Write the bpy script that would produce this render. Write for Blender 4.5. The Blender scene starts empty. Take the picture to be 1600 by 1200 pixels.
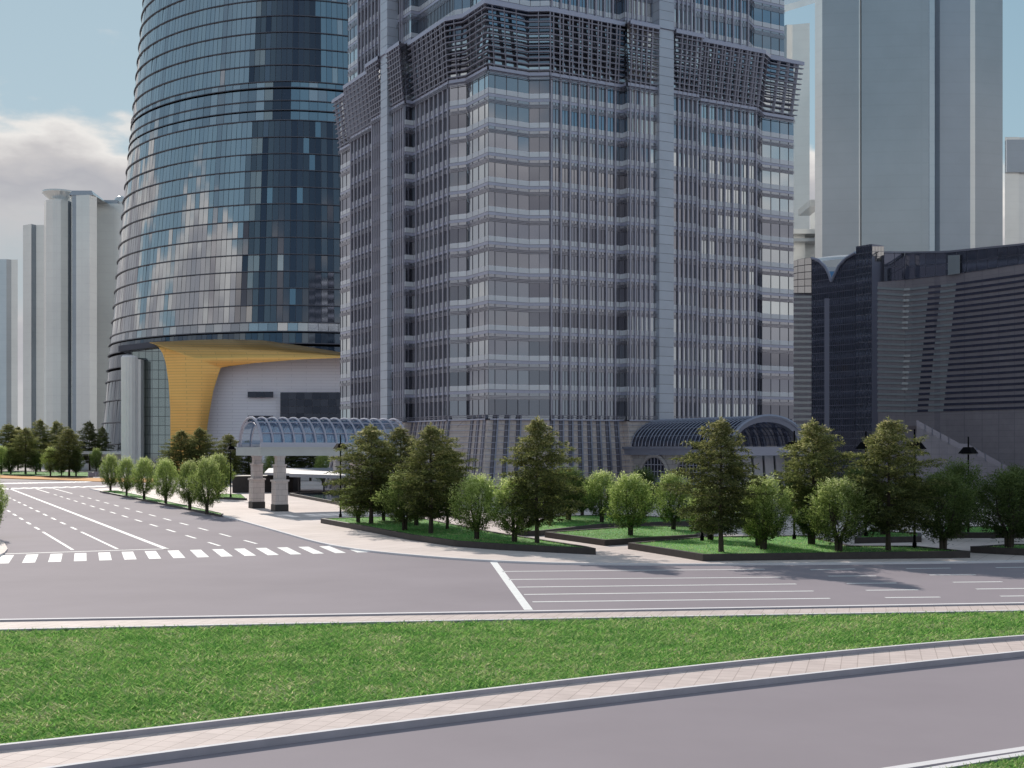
import bpy, math, random
import numpy as np
from mathutils import Vector, Matrix

random.seed(7)
rng = np.random.default_rng(11)
PI = math.pi
sc = bpy.context.scene
COL = sc.collection

# ------------------------------------------------------------------ helpers
F = 1966.0      # focal length in photo pixels (photo is 1600 wide)
HC = 7.0        # camera height
HOR = 700.0     # row of the horizon


def G(px, py, z=0.0):
    d = (HC - z) * F / (py - HOR)
    return Vector(((px - 800) * d / F, d, z))


def at(px, py, d):
    return Vector(((px - 800) * d / F, d, HC - (py - HOR) * d / F))


def tag(o, label=None, cat=None, group=None, kind=None):
    if label: o['label'] = label
    if cat: o['category'] = cat
    if group: o['group'] = group
    if kind: o['kind'] = kind
    return o


def empty(name, loc=(0, 0, 0), rz=0.0):
    o = bpy.data.objects.new(name, None)
    COL.objects.link(o)
    o.location = loc
    o.rotation_euler = (0, 0, rz)
    o.empty_display_size = 0.5
    return o


class MB:
    def __init__(self):
        self.v = []; self.f = []; self.m = []

    def add(self, pts, mat=0):
        i = len(self.v)
        self.v.extend([tuple(p) for p in pts])
        self.f.append(tuple(range(i, i + len(pts))))
        self.m.append(mat)

    def grid(self, rows, mat=0, close=False):
        i = len(self.v); n = len(rows[0])
        for r in rows: self.v.extend([tuple(p) for p in r])
        for a in range(len(rows) - 1):
            for b in range(n if close else n - 1):
                c = (b + 1) % n
                self.f.append((i + a * n + b, i + a * n + c, i + (a + 1) * n + c, i + (a + 1) * n + b))
                self.m.append(mat)

    def hexa(self, p, mat=0):
        """8 points: bottom 0-3 ccw, top 4-7 ccw"""
        i = len(self.v)
        self.v.extend([tuple(q) for q in p])
        for f in ((3, 2, 1, 0), (4, 5, 6, 7), (0, 1, 5, 4), (1, 2, 6, 5), (2, 3, 7, 6), (3, 0, 4, 7)):
            self.f.append(tuple(i + k for k in f)); self.m.append(mat)

    def box(self, c, s, rz=0.0, mat=0):
        cx, cy, cz = c; sx, sy, sz = s[0] / 2, s[1] / 2, s[2] / 2
        ca, sa = math.cos(rz), math.sin(rz)
        P = []
        for z in (-sz, sz):
            for x, y in ((-sx, -sy), (sx, -sy), (sx, sy), (-sx, sy)):
                P.append((cx + x * ca - y * sa, cy + x * sa + y * ca, cz + z))
        self.hexa(P, mat)

    def tube(self, path, rad, n=8, mat=0, cap=True):
        path = [Vector(p) for p in path]
        if not isinstance(rad, (list, tuple)): rad = [rad] * len(path)
        rows = []
        for k, p in enumerate(path):
            a = path[max(k - 1, 0)]; b = path[min(k + 1, len(path) - 1)]
            t = (b - a).normalized()
            up = Vector((0, 0, 1)) if abs(t.z) < .95 else Vector((1, 0, 0))
            x = t.cross(up).normalized(); y = x.cross(t)
            rows.append([p + (x * math.cos(2 * PI * j / n) + y * math.sin(2 * PI * j / n)) * rad[k] for j in range(n)])
        self.grid(rows, mat, close=True)
        if cap:
            self.add(rows[0], mat); self.add(rows[-1][::-1], mat)

    def prism(self, poly, z0, z1, mat=0, top=None, scale_top=1.0, center=(0, 0)):
        n = len(poly); cx, cy = center
        b = [(x, y, z0) for x, y in poly]
        t = [(cx + (x - cx) * scale_top, cy + (y - cy) * scale_top, z1) for x, y in poly]
        for i in range(n):
            j = (i + 1) % n
            self.add([b[i], b[j], t[j], t[i]], mat)
        self.add(t, mat if top is None else top)

    def build(self, name, mats, parent=None, smooth=False):
        me = bpy.data.meshes.new(name)
        me.from_pydata(self.v, [], self.f)
        if not isinstance(mats, (list, tuple)): mats = [mats]
        for m in mats: me.materials.append(m)
        if len(mats) > 1:
            me.polygons.foreach_set('material_index', self.m)
        if smooth:
            me.polygons.foreach_set('use_smooth', [True] * len(me.polygons))
        me.update()
        o = bpy.data.objects.new(name, me)
        COL.objects.link(o)
        if parent is not None: o.parent = parent
        return o


def struct(name, mb, mats, parent=None):
    o = mb.build(name, mats, parent)
    if parent is None: o['kind'] = 'structure'
    return o


# ---------------------------------------------------------------- materials
def newmat(name):
    m = bpy.data.materials.new(name); m.use_nodes = True
    nt = m.node_tree
    return m, nt, nt.nodes['Principled BSDF']


def srgb(r, g, b):
    def c(x):
        x /= 255.
        return x / 12.92 if x <= .04045 else ((x + .055) / 1.055) ** 2.4
    return (c(r), c(g), c(b), 1)


def simple(name, col, rough=.6, metal=0., var=0., scale=1., bump=0., bscale=20., spec=.5, stretch=None, island=0.):
    m, nt, bs = newmat(name)
    bs.inputs['Roughness'].default_value = rough
    bs.inputs['Metallic'].default_value = metal
    bs.inputs['Specular IOR Level'].default_value = spec
    col = (*col[:3], 1)
    bs.inputs['Base Color'].default_value = col
    tc = nt.nodes.new('ShaderNodeTexCoord')
    last = None
    if var > 0:
        mp = nt.nodes.new('ShaderNodeMapping')
        if stretch: mp.inputs['Scale'].default_value = stretch
        nt.links.new(tc.outputs['Object'], mp.inputs['Vector'])
        no = nt.nodes.new('ShaderNodeTexNoise'); no.inputs['Scale'].default_value = scale
        no.inputs['Detail'].default_value = 5; no.inputs['Roughness'].default_value = .62
        nt.links.new(mp.outputs['Vector'], no.inputs['Vector'])
        rp = nt.nodes.new('ShaderNodeMapRange')
        rp.inputs['From Min'].default_value = .25; rp.inputs['From Max'].default_value = .75
        rp.inputs['To Min'].default_value = 1 - var; rp.inputs['To Max'].default_value = 1 + var
        nt.links.new(no.outputs['Fac'], rp.inputs['Value'])
        last = rp.outputs['Result']
    if island > 0:
        ge = nt.nodes.new('ShaderNodeNewGeometry')
        rp2 = nt.nodes.new('ShaderNodeMapRange')
        rp2.inputs['To Min'].default_value = 1 - island; rp2.inputs['To Max'].default_value = 1 + island
        nt.links.new(ge.outputs['Random Per Island'], rp2.inputs['Value'])
        if last:
            mu = nt.nodes.new('ShaderNodeMath'); mu.operation = 'MULTIPLY'
            nt.links.new(last, mu.inputs[0]); nt.links.new(rp2.outputs['Result'], mu.inputs[1]); last = mu.outputs[0]
        else: last = rp2.outputs['Result']
    if last:
        vm = nt.nodes.new('ShaderNodeVectorMath'); vm.operation = 'SCALE'
        vm.inputs[0].default_value = col[:3]
        nt.links.new(last, vm.inputs['Scale'])
        nt.links.new(vm.outputs['Vector'], bs.inputs['Base Color'])
    if bump > 0:
        nb = nt.nodes.new('ShaderNodeTexNoise'); nb.inputs['Scale'].default_value = bscale
        nb.inputs['Detail'].default_value = 6
        nt.links.new(tc.outputs['Object'], nb.inputs['Vector'])
        b = nt.nodes.new('ShaderNodeBump'); b.inputs['Strength'].default_value = bump
        b.inputs['Distance'].default_value = .05
        nt.links.new(nb.outputs['Fac'], b.inputs['Height'])
        nt.links.new(b.outputs['Normal'], bs.inputs['Normal'])
    return m


def glass(name, cols, rough=.04, metal=.85, wav=.0):
    """reflective facade glass: each pane (mesh island) takes its own tint from the ramp"""
    m, nt, bs = newmat(name)
    ge = nt.nodes.new('ShaderNodeNewGeometry')
    cr = nt.nodes.new('ShaderNodeValToRGB'); cr.color_ramp.interpolation = 'LINEAR'
    el = cr.color_ramp.elements
    while len(el) < len(cols): el.new(.5)
    for i, c in enumerate(cols):
        el[i].position = i / max(1, len(cols) - 1); el[i].color = (*c[:3], 1)
    nt.links.new(ge.outputs['Random Per Island'], cr.inputs['Fac'])
    nt.links.new(cr.outputs['Color'], bs.inputs['Base Color'])
    bs.inputs['Metallic'].default_value = metal
    bs.inputs['Roughness'].default_value = rough
    if wav > 0:
        tc = nt.nodes.new('ShaderNodeTexCoord')
        no = nt.nodes.new('ShaderNodeTexNoise'); no.inputs['Scale'].default_value = .35
        no.inputs['Detail'].default_value = 2
        nt.links.new(tc.outputs['Object'], no.inputs['Vector'])
        b = nt.nodes.new('ShaderNodeBump'); b.inputs['Strength'].default_value = wav; b.inputs['Distance'].default_value = .3
        nt.links.new(no.outputs['Fac'], b.inputs['Height']); nt.links.new(b.outputs['Normal'], bs.inputs['Normal'])
    return m


def tiles(name, c1, c2, mortar, bw, bh, msize=.02, rough=.7, var=.12, rot=(0, 0, 0), offset=.5, nscale=.6, axis=None, bump=.0):
    m, nt, bs = newmat(name)
    bs.inputs['Roughness'].default_value = rough
    if axis is None: bs.inputs['Specular IOR Level'].default_value = .04
    tc = nt.nodes.new('ShaderNodeTexCoord')
    mp = nt.nodes.new('ShaderNodeMapping'); mp.inputs['Rotation'].default_value = rot
    if axis == 'wall':     # u along the wall, v up: combine (x+y, z)
        sp = nt.nodes.new('ShaderNodeSeparateXYZ'); nt.links.new(tc.outputs['Object'], sp.inputs[0])
        ad = nt.nodes.new('ShaderNodeMath'); ad.operation = 'ADD'
        nt.links.new(sp.outputs['X'], ad.inputs[0]); nt.links.new(sp.outputs['Y'], ad.inputs[1])
        cb = nt.nodes.new('ShaderNodeCombineXYZ')
        nt.links.new(ad.outputs[0], cb.inputs['X']); nt.links.new(sp.outputs['Z'], cb.inputs['Y'])
        nt.links.new(cb.outputs[0], mp.inputs['Vector'])
    else:
        nt.links.new(tc.outputs['Object'], mp.inputs['Vector'])
    br = nt.nodes.new('ShaderNodeTexBrick')
    br.offset = offset
    br.inputs['Color1'].default_value = (*c1[:3], 1); br.inputs['Color2'].default_value = (*c2[:3], 1)
    br.inputs['Mortar'].default_value = (*mortar[:3], 1)
    br.inputs['Scale'].default_value = 1.0
    br.inputs['Brick Width'].default_value = bw; br.inputs['Row Height'].default_value = bh
    br.inputs['Mortar Size'].default_value = msize; br.inputs['Mortar Smooth'].default_value = .2
    nt.links.new(mp.outputs['Vector'], br.inputs['Vector'])
    no = nt.nodes.new('ShaderNodeTexNoise'); no.inputs['Scale'].default_value = nscale; no.inputs['Detail'].default_value = 6
    no.inputs['Roughness'].default_value = .65
    nt.links.new(tc.outputs['Object'], no.inputs['Vector'])
    rp = nt.nodes.new('ShaderNodeMapRange')
    rp.inputs['From Min'].default_value = .25; rp.inputs['From Max'].default_value = .75
    rp.inputs['To Min'].default_value = 1 - var; rp.inputs['To Max'].default_value = 1 + var
    nt.links.new(no.outputs['Fac'], rp.inputs['Value'])
    vm = nt.nodes.new('ShaderNodeVectorMath'); vm.operation = 'SCALE'
    nt.links.new(br.outputs['Color'], vm.inputs[0]); nt.links.new(rp.outputs['Result'], vm.inputs['Scale'])
    nt.links.new(vm.outputs['Vector'], bs.inputs['Base Color'])
    if bump:
        b = nt.nodes.new('ShaderNodeBump'); b.inputs['Strength'].default_value = bump; b.inputs['Distance'].default_value = .02
        b.invert = True
        nt.links.new(br.outputs['Fac'], b.inputs['Height']); nt.links.new(b.outputs['Normal'], bs.inputs['Normal'])
    return m


def leafmat(name, ramp, trans=.45, hgt=0, patch=0):
    m = bpy.data.materials.new(name); m.use_nodes = True
    nt = m.node_tree; nt.nodes.clear()
    out = nt.nodes.new('ShaderNodeOutputMaterial')
    ge = nt.nodes.new('ShaderNodeNewGeometry')
    cr = nt.nodes.new('ShaderNodeValToRGB'); el = cr.color_ramp.elements
    while len(el) < len(ramp): el.new(.5)
    for i, c in enumerate(ramp):
        el[i].position = i / (len(ramp) - 1); el[i].color = (*c, 1)
    src = ge.outputs['Random Per Island']
    def mm(op, a, b):
        n_ = nt.nodes.new('ShaderNodeMath'); n_.operation = op
        for i_, x_ in enumerate((a, b)):
            if isinstance(x_, (int, float)): n_.inputs[i_].default_value = x_
            else: nt.links.new(x_, n_.inputs[i_])
        return n_.outputs[0]
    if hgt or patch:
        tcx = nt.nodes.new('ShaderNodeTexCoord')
    if hgt:  # sunlit tops and shaded undersides put into the leaf colour by height
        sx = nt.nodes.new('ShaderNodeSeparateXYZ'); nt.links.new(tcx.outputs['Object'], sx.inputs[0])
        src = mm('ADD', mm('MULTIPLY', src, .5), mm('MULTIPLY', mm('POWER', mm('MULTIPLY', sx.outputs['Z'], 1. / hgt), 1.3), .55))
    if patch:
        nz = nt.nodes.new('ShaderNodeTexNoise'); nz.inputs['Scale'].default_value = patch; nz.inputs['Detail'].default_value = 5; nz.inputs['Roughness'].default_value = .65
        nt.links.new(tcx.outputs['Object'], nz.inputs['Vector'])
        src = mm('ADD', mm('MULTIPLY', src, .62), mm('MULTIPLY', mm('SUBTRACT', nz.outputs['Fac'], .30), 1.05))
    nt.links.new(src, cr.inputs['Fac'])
    oi = nt.nodes.new('ShaderNodeObjectInfo')
    rp = nt.nodes.new('ShaderNodeMapRange'); rp.inputs['To Min'].default_value = .8; rp.inputs['To Max'].default_value = 1.2
    nt.links.new(oi.outputs['Random'], rp.inputs['Value'])
    vm = nt.nodes.new('ShaderNodeVectorMath'); vm.operation = 'SCALE'
    nt.links.new(cr.outputs['Color'], vm.inputs[0]); nt.links.new(rp.outputs['Result'], vm.inputs['Scale'])
    d = nt.nodes.new('ShaderNodeBsdfDiffuse'); t = nt.nodes.new('ShaderNodeBsdfTranslucent')
    g = nt.nodes.new('ShaderNodeBsdfGlossy'); g.inputs['Roughness'].default_value = .5; g.inputs['Color'].default_value = (.5, .5, .45, 1)
    mx = nt.nodes.new('ShaderNodeMixShader'); mx.inputs[0].default_value = trans
    m2 = nt.nodes.new('ShaderNodeMixShader'); m2.inputs[0].default_value = .04
    nt.links.new(vm.outputs['Vector'], d.inputs['Color']); nt.links.new(vm.outputs['Vector'], t.inputs['Color'])
    nt.links.new(d.outputs[0], mx.inputs[1]); nt.links.new(t.outputs[0], mx.inputs[2])
    nt.links.new(mx.outputs[0], m2.inputs[1]); nt.links.new(g.outputs[0], m2.inputs[2])
    nt.links.new(m2.outputs[0], out.inputs['Surface'])
    return m


M = {}
M['asphalt'] = simple('asphalt', (.345, .303, .328), rough=.8, var=.10, scale=.07, bump=.08, bscale=40, spec=.022)
M['ground'] = simple('ground_concrete', (.42, .38, .36), rough=.9, spec=.08, var=.15, scale=.08)
M['paint'] = simple('road_paint', (.88, .88, .87), spec=.1, rough=.7, var=.07, scale=2.)
M['paving'] = tiles('kerb_paving', (.66, .555, .52), (.72, .61, .57), (.50, .41, .38), .5, .5, .016, var=.12, rot=(0, 0, .28), offset=0, nscale=.9)
M['plaza'] = tiles('plaza_paving', (.72, .62, .58), (.78, .675, .63), (.58, .49, .46), 1.6, 1.6, .035, var=.10, rot=(0, 0, .51), offset=0, nscale=.15)
M['orange'] = simple('orange_paving', (.78, .43, .20), rough=.9, var=.12, scale=.3, spec=.03)
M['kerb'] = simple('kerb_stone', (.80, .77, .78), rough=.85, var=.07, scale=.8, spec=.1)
M['kface'] = simple('kerb_face_shaded', (.45, .42, .46), rough=.85, var=.12, scale=1.2, spec=.1)  # kerb stone darkened to paint in the shade on its upright faces
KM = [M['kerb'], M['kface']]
M['planter'] = simple('planter_granite', (.045, .036, .034), rough=.6, var=.25, scale=3.)
M['black'] = simple('black_metal', (.004, .004, .005), rough=.9, spec=.1)
M['lampglass'] = simple('lamp_glass', (.25, .25, .24), rough=.6)
M['bark'] = simple('bark', (.055, .042, .032), rough=.9, var=.35, scale=6, bump=.5, bscale=15)
M['soil'] = simple('soil', (.10, .27, .05), rough=1., var=.45, scale=4)
# office tower
M['vision'] = glass('tower_vision_glass', [(.16, .17, .20), (.30, .30, .32), (.34, .325, .31), (.20, .26, .32), (.38, .37, .36), (.27, .33, .39)], rough=.05, metal=.9)
M['v_taupe'] = glass('vision_taupe', [(.295, .305, .345), (.345, .35, .385)], rough=.05, metal=.9)
M['v_grey'] = glass('vision_grey', [(.265, .28, .33), (.32, .335, .385)], rough=.05, metal=.9)
M['v_blue'] = glass('vision_blue', [(.22, .29, .37), (.27, .34, .42)], rough=.05, metal=.9)
M['v_dark'] = glass('vision_dark', [(.17, .178, .215), (.215, .222, .26)], rough=.05, metal=.9)
M['v_light'] = glass('vision_light', [(.48, .52, .56), (.56, .59, .62)], rough=.05, metal=.9)
M['v_belt'] = glass('belt_bright_glass', [(.46, .50, .54), (.54, .57, .60)], rough=.08, metal=.85)
M['v_cream'] = glass('vision_cream', [(.62, .58, .56), (.74, .69, .66)], rough=.08, metal=.8)
M['greyglass'] = glass('tower_grey_glass', [(.34, .35, .39), (.40, .41, .45)], rough=.12, metal=.8)
M['railglass'] = simple('tower_rail_glass', (.36, .36, .40), rough=.15, metal=.8)
M['lav'] = simple('tower_lavender_spandrel', (.42, .43, .54), rough=.35, metal=.4, island=.06)
M['pale'] = simple('tower_pale_spandrel', (.64, .66, .71), rough=.3, metal=.25, island=.07)
M['fin'] = simple('tower_fin_metal', (.42, .415, .49), rough=.4, metal=.5)
M['rail'] = simple('tower_rail_metal', (.25, .245, .30), rough=.35, metal=.6)
M['bfin'] = simple('base_fin_metal', (.13, .12, .15), rough=.5, metal=.3)
M['mull'] = simple('tower_mullion', (.13, .125, .15), rough=.5, metal=.3)
M['pil'] = simple('pilaster_panel', (.46, .50, .58), rough=.35, metal=.35, island=.05, var=.05, scale=.5)
M['louv'] = simple('louvre_metal', (.25, .245, .30), rough=.45, metal=.4)
M['stone'] = tiles('tower_base_stone', (.56, .475, .445), (.62, .53, .50), (.36, .31, .30), 1.5, .82, .03, var=.12, axis='wall', nscale=.5)
# curved tower
M['cg'] = glass('curved_tower_glass', [(.33, .33, .36), (.41, .425, .45), (.44, .46, .48), (.46, .475, .50), (.39, .415, .45), (.47, .475, .49)], rough=.03, metal=.92)
M['cgs'] = glass('curved_tower_short_glass', [(.26, .29, .33), (.40, .43, .47), (.46, .48, .51)], rough=.08, metal=.8)
M['cgl'] = glass('curved_tower_base_glass', [(.045, .07, .11), (.08, .11, .15), (.13, .155, .18)], rough=.05, metal=.7)
M['cgd'] = glass('curved_tower_dark_glass', [(.05, .06, .085), (.09, .10, .13), (.15, .165, .19), (.07, .08, .105), (.06, .07, .10)], rough=.05, metal=.8)
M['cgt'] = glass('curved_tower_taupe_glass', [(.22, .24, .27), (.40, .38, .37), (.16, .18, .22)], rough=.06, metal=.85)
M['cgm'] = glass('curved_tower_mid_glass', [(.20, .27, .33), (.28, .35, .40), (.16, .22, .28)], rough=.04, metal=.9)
M['cl'] = simple('curved_tower_ledge', (.10, .10, .125), rough=.4, metal=.5)
M['ivory'] = simple('core_white', (.7, .7, .7))
M['gold'] = tiles('gold_cladding', (.86, .50, .155), (.90, .53, .175), (.55, .34, .13), 9, .8, .06, rough=.3, var=.06, axis='wall', nscale=.1)
M['gold'].node_tree.nodes['Principled BSDF'].inputs['Metallic'].default_value = .75
M['whitew'] = tiles('white_cladding', (.92, .88, .97), (.94, .90, .98), (.70, .66, .75), 9, .86, .06, rough=.5, var=.04, axis='wall', nscale=.1)
M['dglass'] = glass('dark_glass', [(.03, .035, .055), (.06, .065, .09)], rough=.05, metal=.7)
M['pglass'] = tiles('portal_glass', (.30, .34, .34), (.34, .38, .38), (.10, .11, .12), 1.9, 2.7, .09, rough=.05, var=.02, axis='wall', offset=0)
M['pglass'].node_tree.nodes['Principled BSDF'].inputs['Metallic'].default_value = .85
M['colm'] = simple('column_white', (.92, .88, .87), rough=.45, var=.04, scale=.3)


# ------------------------------------------------------------------ world
SUN_AZ = (-.42, 1.0)
EL = math.radians(26)
w = bpy.data.worlds.new('World'); sc.world = w; w.use_nodes = True
nt = w.node_tree
bg = nt.nodes['Background']
sky = nt.nodes.new('ShaderNodeTexSky'); sky.sky_type = 'NISHITA'; sky.sun_disc = False
sky.sun_elevation = EL
sky.sun_rotation = math.atan2(SUN_AZ[0], SUN_AZ[1])
sky.altitude = 50; sky.air_density = 1.2; sky.dust_density = 1.5; sky.ozone_density = 1.5
tc = nt.nodes.new('ShaderNodeTexCoord')
sep = nt.nodes.new('ShaderNodeSeparateXYZ'); nt.links.new(tc.outputs['Generated'], sep.inputs[0])


def wnode(t, **k):
    n = nt.nodes.new(t)
    for a, b in k.items(): setattr(n, a, b)
    return n


def math_(op, a, b=None, clamp=False):
    n = wnode('ShaderNodeMath', operation=op, use_clamp=clamp)
    for i, x in enumerate((a, b)):
        if x is None: continue
        if isinstance(x, (int, float)): n.inputs[i].default_value = x
        else: nt.links.new(x, n.inputs[i])
    return n.outputs[0]


mp = wnode('ShaderNodeMapping'); mp.inputs['Scale'].default_value = (1, 1, 2.6); mp.inputs['Location'].default_value = (.35, 0.1, .12)
nt.links.new(tc.outputs['Generated'], mp.inputs['Vector'])
n1 = wnode('ShaderNodeTexNoise'); n1.inputs['Scale'].default_value = 3.2; n1.inputs['Detail'].default_value = 9; n1.inputs['Roughness'].default_value = .52
nt.links.new(mp.outputs['Vector'], n1.inputs['Vector'])
# cloud where  noise - (elev-.2)*k  is high
e = sep.outputs['Z']
thr = math_('MULTIPLY', math_('SUBTRACT', e, .262), 1.25)
n2 = wnode('ShaderNodeTexNoise'); n2.inputs['Scale'].default_value = 11.; n2.inputs['Detail'].default_value = 8; n2.inputs['Roughness'].default_value = .6
nt.links.new(mp.outputs['Vector'], n2.inputs['Vector'])
v = math_('ADD', math_('SUBTRACT', n1.outputs['Fac'], thr), math_('MULTIPLY', math_('SUBTRACT', n2.outputs['Fac'], .5), .10))
cm = wnode('ShaderNodeMapRange', interpolation_type='SMOOTHSTEP'); nt.links.new(v, cm.inputs['Value'])
cm.inputs['From Min'].default_value = .50; cm.inputs['From Max'].default_value = .56
ccol = wnode('ShaderNodeValToRGB')
ce = ccol.color_ramp.elements
ce[0].position = .50; ce[0].color = (.70, .70, .69, 1); ce[1].position = .86; ce[1].color = (.47, .52, .55, 1)
for p_, c_ in ((.56, (.87, .835, .80, 1)), (.62, (.60, .57, .57, 1)), (.68, (.46, .45, .48, 1)), (.75, (.56, .55, .56, 1))):
    q_ = ce.new(p_); q_.color = c_
nt.links.new(v, ccol.inputs['Fac'])
skyc = wnode('ShaderNodeVectorMath', operation='SCALE'); skyc.inputs['Scale'].default_value = .1
nt.links.new(sky.outputs[0], skyc.inputs[0])
skym = wnode('ShaderNodeVectorMath', operation='MINIMUM'); skym.inputs[1].default_value = (1.1, 1.1, 1.1)
nt.links.new(skyc.outputs[0], skym.inputs[0])
base = wnode('ShaderNodeValToRGB'); be = base.color_ramp.elements
be[0].position = 0; be[0].color = (.48, .53, .55, 1); be[1].position = .8; be[1].color = (.30, .36, .44, 1)
q_ = be.new(.16); q_.color = (.36, .52, .61, 1); q_ = be.new(.36); q_.color = (.27, .43, .54, 1)
nt.links.new(e, base.inputs['Fac'])
tint = wnode('ShaderNodeMix', data_type='RGBA'); tint.inputs[0].default_value = .84
nt.links.new(skym.outputs[0], tint.inputs[6]); nt.links.new(base.outputs[0], tint.inputs[7])
mixc = wnode('ShaderNodeMix', data_type='RGBA')
nt.links.new(math_('MULTIPLY', cm.outputs[0], .92), mixc.inputs[0])
nt.links.new(tint.outputs[2], mixc.inputs[6]); nt.links.new(ccol.outputs[0], mixc.inputs[7])
# background strength .1, colours scaled up by 10 to match
up = wnode('ShaderNodeVectorMath', operation='SCALE'); up.inputs['Scale'].default_value = 10.
nt.links.new(mixc.outputs[2], up.inputs[0])
nt.links.new(up.outputs[0], bg.inputs['Color'])
bg.inputs['Strength'].default_value = .1

sd = bpy.data.lights.new('sun', 'SUN'); sd.energy = 4.9; sd.angle = math.radians(.6); sd.color = (1, .93, .84)
so = bpy.data.objects.new('sun', sd); COL.objects.link(so)
ax = Vector((SUN_AZ[0], SUN_AZ[1], 0)).normalized()
tosun = ax * math.cos(EL) + Vector((0, 0, math.sin(EL)))
so.rotation_euler = tosun.to_track_quat('Z', 'Y').to_euler()
so.location = (-60, 120, 90)

cd = bpy.data.cameras.new('camera'); co = bpy.data.objects.new('camera', cd); COL.objects.link(co)
cd.sensor_width = 36; cd.lens = 36 * F / 1600; cd.shift_y = (HOR - 600) / 1600
cd.clip_end = 12000; cd.clip_start = .5
co.location = (0, 0, HC); co.rotation_euler = (PI / 2, 0, 0)
sc.camera = co
sc.view_settings.view_transform = 'Standard'; sc.view_settings.look = 'None'; sc.view_settings.exposure = 0
sc.cycles.max_bounces = 6; sc.cycles.glossy_bounces = 4; sc.cycles.diffuse_bounces = 3; sc.cycles.transparent_max_bounces = 8
sc.cycles.transmission_bounces = 4
sc.cycles.use_adaptive_sampling = True; sc.cycles.adaptive_threshold = .02
sc.cycles.sample_clamp_indirect = 4.0


# ------------------------------------------------------------------ ground
def fit(pts, deg, lo=-300, hi=1900, n=61, z=0.):
    xs = np.array([p[0] for p in pts], float); ys = np.array([p[1] for p in pts], float)
    c = np.polyfit(xs, ys, deg)
    X = np.linspace(lo, hi, n)
    return [G(x, y, z) for x, y in zip(X, np.polyval(c, X))]


def offset(curve, d):
    """shift a left-to-right curve away from the camera side by d"""
    out = []
    for i, p in enumerate(curve):
        a = curve[max(i - 1, 0)]; b = curve[min(i + 1, len(curve) - 1)]
        t = (b - a); n = Vector((-t.y, t.x, 0)).normalized()
        out.append(p + n * d)
    return out


def setz(curve, z): return [Vector((p.x, p.y, z)) for p in curve]


def ribbon(a, b, z):
    m = MB(); m.grid([setz(a, z), setz(b, z)]); return m


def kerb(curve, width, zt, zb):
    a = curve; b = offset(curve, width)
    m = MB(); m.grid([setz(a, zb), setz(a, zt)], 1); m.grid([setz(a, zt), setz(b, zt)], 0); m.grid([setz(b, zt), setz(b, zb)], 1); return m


m = MB(); m.grid([[(-4000, -300, -.06), (4000, -300, -.06)], [(-4000, 6000, -.06), (4000, 6000, -.06)]])
struct('ground', m, M['ground'])
road = MB(); road.grid([[(-320 + 20 * i, y, 0) for i in range(33)] for y in (-40, 20, 60, 100, 140, 180, 220, 270)])
road_o = struct('road', road, M['asphalt'])

c1 = fit([(0, 967), (300, 962), (640, 957), (830, 953.5), (1000, 951), (1300, 945.5), (1600, 941)], 2, z=.2)
c2 = fit([(0, 983), (320, 977.5), (640, 971.5), (960, 963.5), (1280, 959), (1600, 954)], 2, z=.24)
c3 = fit([(0, 1165), (160, 1146), (320, 1129), (480, 1110), (640, 1091), (960, 1054), (1120, 1037), (1280, 1020), (1440, 1006), (1600, 993)], 3, lo=-250, hi=1800, z=.28)
c4 = fit([(80, 1199), (320, 1168), (640, 1127), (960, 1087), (1280, 1050), (1600, 1018)], 2, lo=-250, hi=1800, z=.18)
# c1 is the far edge: kerb body lies on the camera side of it
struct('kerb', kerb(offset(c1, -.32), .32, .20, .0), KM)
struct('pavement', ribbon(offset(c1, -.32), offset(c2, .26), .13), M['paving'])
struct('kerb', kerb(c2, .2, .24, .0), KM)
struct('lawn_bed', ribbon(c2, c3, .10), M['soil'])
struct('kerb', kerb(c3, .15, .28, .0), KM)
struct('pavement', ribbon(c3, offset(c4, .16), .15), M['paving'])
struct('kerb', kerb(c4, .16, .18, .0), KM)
# opposite side of the slip road, bottom right corner
c5 = [G(x, y, .18) for x, y in ((1250, 1219), (1376, 1200), (1490, 1182.5), (1600, 1166), (1750, 1145))]
c6 = [G(x, y, .20) for x, y in ((1310, 1222), (1440, 1200.5), (1520, 1187), (1600, 1174.5), (1750, 1152))]
struct('kerb', kerb(offset(c5, -.26), .26, .18, 0), KM)
struct('pavement', ribbon(offset(c5, -.26), offset(c6, 0), .14), M['paving'])
struct('kerb', kerb(offset(c6, -.22), .22, .20, 0), KM)
c7 = [p + Vector((0, -9, 0)) for p in c6]
struct('lawn_bed', ribbon(offset(c6, -.22), c7, .12), M['soil'])

# plaza edge along the avenue and the front road
AVD = Vector((.483, -1, 0)).normalized()
edge_px = [(560, 859), (640, 866.5), (720, 873), (800, 877.5), (900, 880.3), (1000, 881), (1100, 880.8), (1300, 879.5), (1450, 878), (1600, 876), (1800, 873), (2100, 868)]
av_px = [(140, 763.5), (157, 767), (347, 805), (430, 828.5), (500, 848.5)]
edge = [G(x, y, .12) for x, y in av_px + edge_px]
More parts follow.
